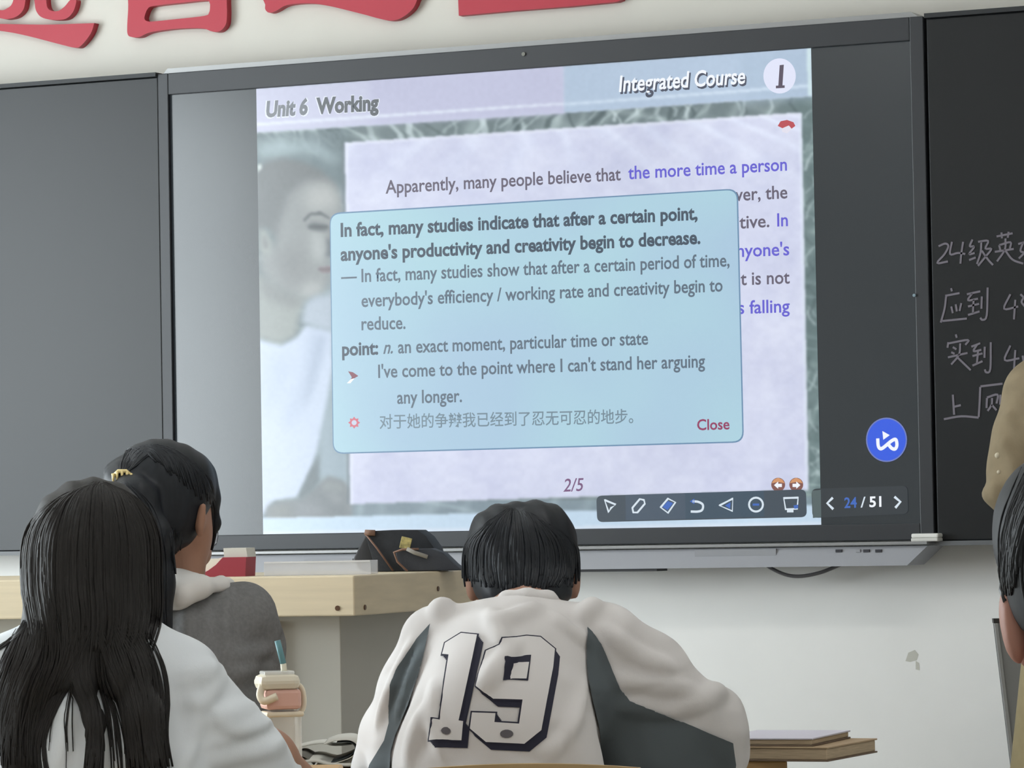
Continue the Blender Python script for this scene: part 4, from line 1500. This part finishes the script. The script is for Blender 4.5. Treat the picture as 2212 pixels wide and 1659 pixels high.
# claw clip at the root of the ponytail
bm = bmesh.new()
c0 = S2(265, 1030, -.065) - S2.o
for k in range(5):
    a = -0.9 + 0.45 * k
    add_tube(bm, [Vector(c0) + Vector((.013 * math.sin(a), -.002, .006 * math.cos(a))), Vector(c0) + Vector((.019 * math.sin(a), -.010, .013 * math.cos(a) - .004)), Vector(c0) + Vector((.018 * math.sin(a), -.012, .004 * math.cos(a) - .010))], [.0022, .0028, .0018], 6)
add_tube(bm, [Vector(c0) + Vector((-.014, -.004, .002)), Vector(c0) + Vector((-.006, -.008, .009)), Vector(c0) + Vector((.006, -.008, .009)), Vector(c0) + Vector((.016, -.005, .0))], .0036, 8)
clip = bm_obj('hair_clip', bm, mat('clip_gold', (236, 214, 150), 0.25, 0.6, metal=0.2), S2.root, True)
# glasses: temple and edge of a lens beyond the cheek
bm = bmesh.new()
add_tube(bm, [Vector(S2(438, 1108, .06) - S2.o), Vector(S2(455, 1118, .13) - S2.o), Vector(S2(462, 1124, .175) - S2.o)], .0016, 6)
ring = [Vector(S2(463 + 7 * math.cos(a), 1152 + 26 * math.sin(a), .178 + .012 * math.cos(a)) - S2.o) for a in np.linspace(0, 2 * math.pi, 20)]
add_tube(bm, ring, .0014, 6)
gla = bm_obj('glasses', bm, mat('glasses_frame', (120, 122, 128), 0.3, 0.5, metal=0.5), S2.root, True)
bm = bmesh.new()
bm.faces.new([bm.verts.new(p) for p in ring[:-1]])
bm_obj('lens', bm, clear_mat('lens_clear', (.9, .95, 1), 0.35, 0.05), gla)
lower_body(S2, 'skirt', mat('skirt_grey', (96, 96, 98), 0.85), S2(400, 1126, .04) * (1, 1, 0) + (0, 0, .57), 0)
chair('wooden chair of the pupil in the grey top', 400, 6.30, 0.45, 0.72, 0.36)
desk('beech desk in front of the pupil in the grey top', 190, 682, 6.88, 7.24, 0.68)

# ------------------------------------------------------------------ girl with long hair in the pale T-shirt
S3 = Seat('person', 'person with long loose dark hair in a pale T-shirt at lower left', 'person', 205, 5.2, 'pupils at their desks')
M_TEE = mat('tee_pale', (238, 243, 247), 0.85, 0.2, bump=0.08, bscale=700, wrinkle=0.6)
f = Form(0.0065, 0.035)
f.ell(S3(200, 1700, .06), (.160, .10, .26))
f.ell(S3(205, 1480, .08), (.140, .085, .09))
f.cone(S3(20, 1468, .08), S3(385, 1474, .08), .048, .046)
f.ell(S3(290, 1440, .09), (.085, .065, .028))
f.ell(S3(110, 1440, .09), (.085, .065, .028))
f.chain([S3(395, 1492, .08), S3(455, 1566, .10), S3(525, 1636, .14), S3(575, 1680, .20)], [.050, .052, .052, .050])
f.chain([S3(10, 1478, .08), S3(-70, 1580, .12), S3(-120, 1680, .2)], [.054, .056, .052])
f.folds(S3, [([(487, 1445), (450, 1495), (412, 1555)], .007, .005), ([(430, 1565), (500, 1545), (566, 1524)], .007, .011),
             ([(440, 1604), (526, 1576), (596, 1556)], .007, .012), ([(455, 1640), (549, 1620), (630, 1606)], .007, .010),
             ([(395, 1470), (430, 1452), (470, 1448)], .007, .007), ([(390, 1660), (420, 1560), (410, 1500)], .006, .005), ([(120, 1660), (140, 1580), (150, 1520)], .006, .005)])
tee = f.build('t_shirt', M_TEE, S3.root, S3.o, cloth(24, 0, 26, 0.002, 12))
f = Form(0.0065, 0.03)
f.ell(S3(198, 1178, .06), (.072, .086, .074))
f.ell(S3(198, 1235, .10), (.060, .062, .062))
f.cone(S3(200, 1400, .08), S3(200, 1250, .07), .046, .050)
f.cone(S3(198, 1215, .165), S3(198, 1240, .175), .010, .013, 0.012)
f.cone(S3(180, 1265, .155), S3(216, 1265, .155), .007, .007, 0.01)
for u in (168, 228):
    f.ell(S3(u, 1205, .145), (.013, .008, .008), 0.006)
e, w = S3(575, 1640, .19), S3(672, 1712, .30)
f.cone(S3(200, 1400, .08), e, .04, .036)
f.cone(e, w, .037, .026)
hand(f, w, (-.1, 1, -.05), (0, .1, 1), -1)
e, w = S3(-105, 1680, .19), S3(-60, 1700, .40)
f.cone(S3(200, 1400, .08), e, .04, .036)
f.cone(e, w, .037, .026)
hand(f, w, (.2, 1, -.05), (0, .1, 1), 1)
f.build('body', mat('skin_warm', (176, 134, 112), 0.55, 0.4), S3.root, S3.o)
f = Form(0.006, 0.03)
f.ell(S3(200, 1160, .05), (.0835, .100, .079))
f.ell(S3(190, 1270, .03), (.0855, .085, .110))
f.ell(S3(180, 1375, .0), (.076, .05, .075))
f.chain([S3(110, 1380, .0), S3(70, 1450, -.01), S3(45, 1540, .0), S3(40, 1640, -.02)], [.034, .034, .028, .026], 0.025)
f.chain([S3(180, 1400, -.01), S3(178, 1470, -.035), S3(204, 1560, -.045), S3(203, 1700, -.06)], [.040, .016, .010, .009], 0.02)
f.chain([S3(245, 1390, .0), S3(270, 1450, -.02), S3(305, 1540, -.03), S3(322, 1680, -.04)], [.036, .026, .022, .020], 0.02)
hb3 = f.build('hair', M_HAIRB, S3.root, S3.o, hairwave(0.0018, 170, 10, 0))
bh3 = bvh_of([hb3, tee])
bm = bmesh.new()
bm.from_mesh(hb3.data)
gl = []
for k in range(30):
    t = k / 29
    ue = 56 + 282 * t
    gl.append([(215 + 20 * (t - .5), 1042, 4), (215 + (ue - 215) * .62, 1062 + 50 * abs(t - .55) ** 1.3, 9), (215 + (ue - 215) * .95, 1150, 11), (215 + (ue - 215) * 1.0, 1250, 11), (205 + (ue - 200) * .95, 1340, 12), (195 + (ue - 195) * .82, 1420, 12)])
strands(S3, bh3, bm, gl, 8, .0021, lift=-.0004, seed=3)
locks = [[(95, 1330, 34), (85, 1420, 50), (55, 1500, 48), (40, 1580, 46), (40, 1690, 50)],
         [(70, 1340, 22), (52, 1400, 36), (25, 1470, 34), (2, 1560, 30), (-20, 1660, 30)],
         [(170, 1360, 30), (150, 1440, 22), (112, 1520, 18), (82, 1600, 18), (88, 1690, 22)],
         [(175, 1380, 26), (176, 1460, 18), (200, 1540, 16), (204, 1610, 17), (200, 1690, 18)],
         [(235, 1360, 34), (262, 1440, 30), (288, 1510, 28), (302, 1590, 30), (315, 1690, 32)],
         [(270, 1350, 30), (310, 1430, 24), (325, 1510, 22), (330, 1590, 22), (345, 1690, 24)]]
strands(S3, bh3, bm, locks, 46, .0019, lift=.001, seed=17)
wisps = [[(215, 1400, 14), (218, 1460, 14), (240, 1530, 18), (252, 1600, 22), (258, 1690, 24)],
         [(310, 1365, 16), (345, 1440, 12), (356, 1510, 9), (352, 1590, 12), (368, 1690, 14)],
         [(160, 1440, 10), (150, 1500, 20), (140, 1570, 30), (140, 1680, 36)],
         [(60, 1345, 8), (40, 1372, 6), (12, 1395, 6), (-20, 1412, 8)]]
strands(S3, bh3, bm, wisps[:2], 16, .0011, lift=.002, seed=23)
strands(S3, bh3, bm, wisps[2:3], 7, .0009, lift=.002, seed=29)
strands(S3, bh3, bm, wisps[3:], 22, .0014, lift=.002, seed=31)
for x in bm.faces:
    x.smooth = True
bm.to_mesh(hb3.data)
bm.free()
lower_body(S3, 'trousers', mat('jeans_blue', (84, 96, 120), 0.85), S3(200, 1126, .05) * (1, 1, 0) + (0, 0, .57), 0)
chair('wooden chair of the long haired pupil in the pale T-shirt', 200, 4.98, 0.45, 0.70, 0.40)
desk('beech desk in front of the long haired pupil at lower left', -200, 600, 5.60, 5.97, 0.685)

# ------------------------------------------------------------------ pupil cut by the right edge
S4 = Seat('person', 'person with dark hair and glasses cut off by the right edge in front', 'person', 2390, 3.4, 'pupils at their desks')
f = Form(0.0055, 0.03)
f.ell(S4(2390, 1180, .02), (.080, .095, .095))
f.ell(S4(2390, 1310, .04), (.070, .075, .060))
f.ell(S4(2390, 1410, .09), (.045, .05, .04))
f.cone(S4(2390, 1640, -.02), S4(2390, 1360, .0), .055, .058)
f.ell(S4(2187, 1352, .0), (.010, .018, .034), 0.010, Matrix.Rotation(-0.15, 3, 'Y'))
f.ell(S4(2192, 1362, -.004), (.007, .010, .020), 0.008)
f.cone(S4(2215, 1330, .02), S4(2222, 1418, .05), .014, .010, 0.02)
f.ell(S4(2593, 1352, .0), (.010, .018, .034), 0.010)
f.cone(S4(2390, 1340, .12), S4(2390, 1375, .135), .011, .014, 0.012)
for u in (2330, 2450):
    f.ell(S4(u, 1310, .105), (.013, .008, .008), 0.006)
f.cone(S4(2360, 1425, .115), S4(2420, 1425, .115), .007, .007, .01)
for u, sd in ((1980, 1), (2800, -1)):
    e, w = S4(u, 2050, .12), S4(u + 90 * sd, 2040, .34)
    f.cone(S4(2390, 1640, -.02), e, .045, .040)
    f.cone(e, w, .036, .026)
    hand(f, w, (sd * .2, 1, -.05), (0, .1, 1), sd)
f.build('body', mat('skin_rosy', (168, 122, 106), 0.55, 0.4), S4.root, S4.o)
f = Form(0.0055, 0.03)
f.ell(S4(2390, 1175, .0), (.0885, .105, .090))
f.ell(S4(2290, 1120, .0), (.050, .08, .050))
f.ell(S4(2266, 1230, -.005), (.034, .065, .034))
f.ell(S4(2390, 1300, -.03), (.075, .06, .045))
f.ell(S4(2480, 1120, .0), (.050, .08, .050))
hb4 = f.build('hair', mat('hair_grey_black', (30, 32, 34), 0.6, 0.25, noise=0.25, nscale=40, stretch=(6, 6, 1)), S4.root, S4.o, hairwave(0.0016, 180, 14, 0))
bh4 = bvh_of([hb4])
bm = bmesh.new()
bm.from_mesh(hb4.data)
gl = [[(2340 - 8 * k, 960 + 3 * k, 8), (2270 - 7 * k, 1020 + 7 * k, 14), (2215 - 3.5 * k, 1110 + 8 * k, 14), (2190 - 2 * k, 1200 + 6 * k, 12), (2186 - k, 1280 + 2 * k, 8)] for k in range(9)]
gl += [[(2290 - 12 * k, 985 + 4 * k, 10), (2240 - 11 * k, 1050 + 14 * k, 14), (2200 - 5 * k, 1150 + 12 * k, 12), (2195 - 3 * k, 1240 + 6 * k, 10)] for k in range(7)]
gl += [[(2300 + 10 * k, 1000 + 12 * k, 10), (2230 + 12 * k, 1120 + 8 * k, 12), (2215 + 12 * k, 1240, 10), (2225 + 10 * k, 1310, 8)] for k in range(6)]
strands(S4, bh4, bm, gl, 10, .0017, lift=-.0004, seed=41)
for x in bm.faces:
    x.smooth = True
bm.to_mesh(hb4.data)
bm.free()
bm = bmesh.new()
add_tube(bm, [Vector(S4(2172, 1300, -.01) - S4.o), Vector(S4(2163, 1272, .0) - S4.o), Vector(S4(2165, 1250, .04) - S4.o), Vector(S4(2240, 1262, .14) - S4.o)], .0022, 6)
for uc in (2310, 2470):
    add_tube(bm, [Vector(S4(uc + 60 * math.cos(a), 1300 + 45 * math.sin(a), .145) - S4.o) for a in np.linspace(0, 2 * math.pi, 22)], .0018, 6)
add_tube(bm, [Vector(S4(2370, 1292, .146) - S4.o), Vector(S4(2410, 1292, .146) - S4.o)], .0018, 6)
bm_obj('glasses', bm, mat('glasses_black', (24, 24, 26), 0.3, 0.5), S4.root, True)
f = Form(0.009, 0.04)
f.ell(S4(2390, 2250, -.05), (.17, .11, .20))
f.cone(S4(2060, 1930, -.03), S4(2720, 1930, -.03), .052, .052)
f.cone(S4(2400, 1800, -.03), S4(2400, 1720, -.015), .060, .045)
for u, sd in ((2030, 1), (2750, -1)):
    f.chain([S4(u, 1940, -.03), S4(u - 40 * sd, 2060, .10), S4(u + 10 * sd, 2050, .24)], [.056, .05, .044])
f.build('shirt', mat('shirt_navy', (64, 70, 84), 0.85), S4.root, S4.o)
lower_body(S4, 'trousers', mat('trousers_black', (44, 46, 50), 0.85), S4(2390, 1126, -.03) * (1, 1, 0) + (0, 0, .56), 0)
chair('wooden chair of the pupil cut by the right edge', 2390, 3.16, 0.43, 0.66, 0.40)
desk('beech desk of the pupil cut by the right edge', 1720, 2730, 3.72, 4.10, 0.665)

# ------------------------------------------------------------------ teacher in the khaki shirt standing at the right
S5 = Seat('person', 'person standing in khaki shirt with rolled sleeve before the chalk writing', 'person', 2330, 7.9)
M_KH = mat('khaki_cotton', (138, 124, 100), 0.85, 0.2, noise=0.05, nscale=40, bump=0.1, bscale=500, wrinkle=0.7)
M_KT = mat('khaki_trousers', (166, 152, 118), 0.85, 0.2, noise=0.05, nscale=30)
f = Form(0.007, 0.035)
f.ell(S5(2335, 1010, .0), (.135, .10, .30))
f.ell(S5(2335, 880, .0), (.145, .095, .12))
f.cone(S5(2245, 855, .0), S5(2430, 855, .0), .058, .058)
f.chain([S5(2238, 862, .0), S5(2214, 945, -.01), S5(2196, 1010, -.02), S5(2188, 1044, -.03)], [.060, .058, .054, .048])
f.cone(S5(2335, 1180, .0), S5(2335, 1290, .0), .115, .110)
f.ell(S5(2158, 1078, -.035), (.036, .04, .024), 0.014, Matrix.Rotation(0.5, 3, 'Y'))
f.ell(S5(2150, 1068, -.03), (.026, .035, .017), 0.010)
f.ell(S5(2178, 1104, -.035), (.034, .04, .020), 0.012, Matrix.Rotation(0.7, 3, 'Y'))
f.chain([S5(2432, 862, .0), S5(2470, 960, .03), S5(2480, 1060, .0)], [.060, .054, .050])
for a, b in (((2150, 1040, -.06), (2200, 1050, -.08)), ((2170, 960, -.06), (2195, 1030, -.08)), ((2180, 900, -.05), (2215, 960, -.07))):
    f.cone(S5(*a), S5(*b), .006, .004, .02)
kh = f.build('shirt', M_KH, S5.root, S5.o, cloth(34, 0, 30, 0.0025, 20))
bv5 = bvh_of([kh])
for (u, v) in ((2156, 984), (2158, 1020)):
    p = S5.cast(bv5, u, v, .001)
    if p is not None:
        bm = bmesh.new()
        bmesh.ops.create_uvsphere(bm, u_segments=12, v_segments=8, radius=.006 if v < 1000 else .004, matrix=Matrix.Translation(p) @ Matrix.Diagonal((1, .5, 1, 1)))
        bm_obj('button', bm, mat('button_cream', (206, 196, 172), 0.4), kh, True)
f = Form(0.008, 0.03)
hz = 1.12 + (1126 - 640) / 8500 * 7.9
hc = np.array((S5(2345, 640)[0], 7.9, hz))
f.ell(hc, (.075, .095, .105))
f.ell(hc + (0, -.03, -.06), (.058, .06, .06))
f.cone(hc + (0, -.105, .0), hc + (0, -.112, -.025), .010, .014, .012)
f.cone(hc + (-.02, -.09, -.06), hc + (.02, -.09, -.06), .007, .007, .01)
for sx in (-1, 1):
    f.ell(hc + (sx * .032, -.085, .012), (.013, .008, .008), .006)
    f.ell(hc + (sx * .077, .01, -.01), (.010, .018, .030), .01)
f.cone(hc + (0, .01, -.06), S5(2335, 850, .0), .052, .058)
el = S5(2186, 1050, -.03)
f.cone(S5(2335, 850, .0), el, .04, .040)
w = S5(2290, 1120, -.16)
f.cone(el, w, .036, .028)
hand(f, w, (1, -.25, .05), (0, -1, .2), 1)
el, w = S5(2480, 1050, .0), S5(2400, 1120, -.16)
f.cone(S5(2335, 850, .0), el, .04, .040)
f.cone(el, w, .036, .028)
hand(f, w, (-1, -.3, .0), (0, -1, .2), -1)
f.build('body', M_SKIN, S5.root, S5.o)
f = Form(0.009, 0.03)
f.ell(hc + (0, .02, .025), (.082, .095, .095))
f.ell(hc + (0, -.105, -.02), (.07, .06, .075), .01, None, True)
f.build('hair', M_HAIR, S5.root, S5.o)
f = Form(0.009, 0.035)
xr_ = S5(2335, 1126)[0]
f.ell((xr_, 7.9, .88), (.112, .100, .10))
for sx in (-1, 1):
    f.cone((xr_ + sx * .042, 7.9, .86), (xr_ + sx * .085, 7.88, .48), .078, .086)
    f.cone((xr_ + sx * .085, 7.88, .48), (xr_ + sx * .10, 7.9, .09), .086, .074)
f.build('trousers', M_KT, S5.root, S5.o)
f = Form(0.011, 0.02)
for sx in (-1, 1):
    f.cone((xr_ + sx * .10, 7.93, .045), (xr_ + sx * .11, 7.74, .038), .045, .037)
f.build('shoes', mat('shoe_brown', (90, 70, 54), 0.5), S5.root, S5.o)

# grey panel leaning by the wall behind the teacher
pt = K(2145, 1337, 8.35)
pn_ = thing('leaning_panel', 'grey panel with a dark top edge leaning behind the khaki trousers', 'panel', kworld((pt[0] + .03, 8.35, 0)), KROT)
H = pt[2]
for nm, c, s, m in (('board', (.25, 0, H / 2 - .004), (.50, .02, H - .008), mat('panel_grey', (150, 150, 148), 0.6)), ('top_edge', (.25, 0, H - .004), (.502, .024, .010), mat('panel_edge', (56, 54, 52), 0.5)), ('edge_strip', (.004, -.002, H / 2 - .004), (.008, .024, H - .01), mat('panel_edge_light', (168, 168, 166), 0.5))):
    bm = bmesh.new()
    add_box(bm, c, s, .001)
    for v in bm.verts:
        v.co.x += (H - v.co.z) * 0.098 - .03
    bm_obj(nm, bm, m, pn_)

# ------------------------------------------------------------------ teacher's podium and what lies on it
C = K(765, 1243, 7.5)
ZT = C[2]
PR = math.radians(-20)
pod = thing('podium', 'pale wood topped teacher podium with grey cabinet below', 'podium', kworld((C[0], 7.5, 0)), KROT + PR)
M_BIRCH = mat('podium_birch', (214, 199, 170), 0.5, 0.4, noise=0.06, nscale=8, stretch=(0.5, 1, 8))
M_CAB = mat('podium_grey', (178, 175, 165), 0.5, 0.4, noise=0.02, nscale=4)
PW_, PD_, PA_ = 1.25, 0.66, 0.077
box('top', (-PW_ / 2, PD_ / 2, ZT - PA_ / 2), (PW_, PD_, PA_), M_BIRCH, pod, 0.003)
cab = box('cabinet', (-PW_ / 2, PD_ / 2 + .01, (ZT - PA_) / 2), (PW_ - .11, PD_ - .10, ZT - PA_), M_CAB, pod, 0.002)
for x in (-.055 - .134, -.62, -1.05):
    box('panel_joint', (x, .049, (ZT - PA_) / 2), (.004, .024, ZT - PA_ - .02), mat('podium_joint', (148, 146, 134), 0.6), cab)
for (x, y, z) in ((-.035, -.0005, ZT - .062), (-.5, -.0005, ZT - .062)):
    bm = bmesh.new()
    bmesh.ops.create_cone(bm, cap_ends=True, segments=14, radius1=.005, radius2=.005, depth=.003, matrix=Matrix.Translation((x, y, z)) @ Matrix.Rotation(math.pi / 2, 4, 'X'))
    bm_obj('screw', bm, mat('screw_brown', (96, 70, 52), 0.4, metal=0.4), pod)
for (x, y, z) in ((.0005, .05, ZT - .062), (.0005, .44, ZT - .035)):
    bm = bmesh.new()
    bmesh.ops.create_cone(bm, cap_ends=True, segments=14, radius1=.005, radius2=.005, depth=.003, matrix=Matrix.Translation((x, y, z)) @ Matrix.Rotation(math.pi / 2, 4, 'Y'))
    bm_obj('screw', bm, mat('screw_brown', (96, 70, 52)), pod)

# red and white paper box
o = K(486, 1244, 7.66)
rb_ = thing('paper_box', 'small dark red and white box on the podium beside the girl\'s chin', 'box', kworld((o[0], 7.66, ZT)), KROT + math.radians(-12))
sc_ = 7.66 / 8500


def q4(pts):
    return [((440 + x / 6.9125 - 486) * sc_, (1244 - (1040 + y / 6.9125)) * sc_) for x, y in pts]


def slab(name, pts, y0, y1, m, parent):
    bm = bmesh.new()
    add_prism(bm, [Vector((x, y0, max(z, 0))) for x, z in pts], (0, y1 - y0, 0))
    return bm_obj(name, bm, m, parent)


slab('red_sleeve', q4([(285, 1122), (650, 1122), (632, 1410), (-20, 1410), (-20, 1350), (60, 1312), (180, 1230)]), 0, .07, mat('box_red', (158, 58, 70), 0.6), rb_)
slab('white_top', q4([(282, 985), (632, 985), (652, 1122), (290, 1122)]), .008, .07, mat('box_white', (216, 214, 204), 0.7), rb_)
slab('paper_flap', q4([(10, 1142), (190, 1142), (285, 1120), (180, 1228), (60, 1310), (10, 1335)]), .004, .06, mat('box_paper', (238, 232, 216), 0.8), rb_)

# clear plastic tray
a, b = K(578, 1240, 7.66), K(808, 1236, 7.66)
tr = thing('plastic_tray', 'clear plastic tray lying on the podium beside the black bag', 'tray', kworld(((a[0] + b[0]) / 2, 7.68, ZT)), KROT + PR * .3)
w, h_, dpt = b[0] - a[0], .027, .10
M_CL = clear_mat('clear_plastic', (.93, .93, .95), .30, .15)
for nm, c, s in (('tray_base', (0, 0, .001), (w, dpt, .002)), ('tray_wall', (0, -dpt / 2, h_ / 2), (w, .002, h_)), ('tray_wall', (0, dpt / 2, h_ / 2), (w, .002, h_)), ('tray_wall', (-w / 2, 0, h_ / 2), (.002, dpt, h_)), ('tray_wall', (w / 2, 0, h_ / 2), (.002, dpt, h_))):
    box(nm, c, s, M_CL, tr)
box('tray_rim', (0, -dpt / 2 - .001, h_ - .001), (w, .005, .003), clear_mat('clear_rim', (.97, .97, .97), .7), tr)

# black bag with tan piping
B0 = np.array(K(840, 1238, 7.98))
bag = thing('shoulder_bag', 'black bag with tan piping and yellow tag lying on the podium', 'bag', kworld((B0[0], 7.98, ZT)), KROT + math.radians(-8))
sb_ = 7.98 / 8500


def bp(u, v):
    return ((u - 840) * sb_, max(.001, (1237 - v) * sb_))


M_BAG = mat('bag_black', (50, 52, 56), 0.75, 0.3, noise=0.1, nscale=60, bump=0.15, bscale=300)
M_TAN = mat('piping_tan', (128, 98, 82), 0.6)


def pillow(name, pts, y0, y1, m, parent, bev=.008):
    bm = bmesh.new()
    add_prism(bm, [Vector((x, y0, z)) for x, z in pts], (0, y1 - y0, 0))
    o = bm_obj(name, bm, m, parent, True)
    md = o.modifiers.new('soft', 'BEVEL')
    md.width = bev
    md.segments = 3
    return o


pillow('side_gusset', [bp(*p) for p in ((787, 1151), (800, 1160), (822, 1195), (815, 1236), (770, 1236), (757, 1207))], .03, .12, mat('bag_side', (62, 62, 64), 0.8), bag)
pillow('body', [bp(*p) for p in ((788, 1149), (850, 1147), (904, 1148), (922, 1162), (940, 1188), (950, 1237), (850, 1237), (812, 1236))], .0, .11, M_BAG, bag)
fl_ = pillow('flap_pocket', [bp(*p) for p in ((862, 1192), (880, 1188), (940, 1188), (966, 1198), (990, 1222), (1008, 1246), (960, 1243), (882, 1237), (866, 1212))], -.045, .02, mat('bag_pocket', (58, 60, 66), 0.75, bump=.15, bscale=300), bag)
tube('piping', [Vector((x, -.004, z)) for x, z in (bp(789, 1152), bp(815, 1185), bp(850, 1235))], .0022, M_TAN, bag, 6)
tube('piping', [Vector((x, -.05, z)) for x, z in [bp(*p) for p in ((890, 1238), (868, 1215), (861, 1195), (880, 1189), (915, 1189))]], .0024, M_TAN, bag, 6)
tube('corner_patch', [Vector((x, -.003, z)) for x, z in (bp(790, 1152), bp(812, 1153))], .0065, M_TAN, bag, 6)
bx_, bz_ = bp(882, 1176)
box('tag', (bx_, -.022, bz_), (.022, .003, .024), mat('tag_yellow', (176, 162, 104), 0.6, noise=.5, nscale=90), bag, .001, Matrix.Rotation(.25, 3, 'Y'))
tube('strap', [Vector((x, -.052, z)) for x, z in (bp(890, 1188), bp(905, 1196), bp(934, 1206))], .0045, mat('strap_grey', (150, 146, 138), 0.7), bag, 6)

# cup with pink band, cream lid and straw, standing on the desk in the row behind the podium
DC = 6.02
cpos = K(592, 1126, DC)
zd = 0.745
desk('beech desk carrying the pink drink cup, mostly behind the pale T-shirt', 380, 720, 5.99, 6.19, zd)
cup = thing('drink_cup', 'square clear drink cup with pink band and cream lid beside the grey sleeve', 'cup', kworld((cpos[0], DC + .06, zd)), KROT + math.radians(14))
sc2 = (DC + .06) / 8500
zv = lambda v: K(592, v, DC + .06)[2] - zd
xw = lambda px: px * sc2
box('cup_body', (.004, 0, zv(1535) / 2), (xw(74), xw(74), zv(1535)), clear_mat('cup_clear', (.9, .88, .82), .45, .1), cup, .006)
box('pink_band', (.002, 0, (zv(1532) + zv(1488)) / 2), (xw(78), xw(78), zv(1488) - zv(1532)), mat('cup_pink', (228, 182, 166), 0.5), cup, .006)
box('lower_rim', (.004, 0, zv(1542)), (xw(82), xw(82), .008), mat('cup_cream', (232, 220, 196), 0.5), cup, .003)
lid = box('lid', (-.003, 0, (zv(1490) + zv(1456)) / 2), (xw(90), xw(84), zv(1456) - zv(1490)), mat('cup_lid', (228, 220, 200), 0.45), cup, .010)
box('lid_top', (-.003, 0, zv(1456) + .002), (xw(66), xw(62), .006), clear_mat('lid_clear', (.95, .95, .92), .6, .1), lid, .002)
tube('handle', smooth_pts([(xw(36), 0, zv(1475)), (xw(50), 0, zv(1490)), (xw(54), 0, zv(1515)), (xw(50), 0, zv(1535)), (xw(38), 0, zv(1545))], 5), .0042, mat('cup_cream', (232, 220, 196)), cup)
tube('side_tab', smooth_pts([(-xw(42), -.02, zv(1478)), (-xw(48), -.024, zv(1500)), (-xw(40), -.03, zv(1512)), (-xw(14), -.036, zv(1502))], 5), .006, mat('cup_cream', (232, 220, 196)), cup)
st0, st1, st2 = (xw(12), 0, zv(1458)), (xw(10), 0, zv(1434)), (-xw(2), 0, zv(1384))
tube('straw', [st0, st1], .0048, mat('straw_cream', (226, 220, 198), 0.5), lid)
tube('straw_tip', [st1, st2], .0048, mat('straw_teal', (104, 150, 156), 0.5), lid)

# chip in the wall paint
bm = bmesh.new()
for pts in ([(1962, 1410), (1976, 1404), (1984, 1414), (1980, 1426), (1966, 1430), (1956, 1428)], [(1978, 1428), (1985, 1432), (1986, 1448), (1978, 1446)]):
    add_prism(bm, [at(u, v, Y1 - .0006) for u, v in pts], (0, .004, 0))
tag(bm_obj('plaster_patch', bm, mat('plaster_patch', (206, 204, 194), 0.9)), 'small chipped patch on the white wall below the display', 'wall patch')
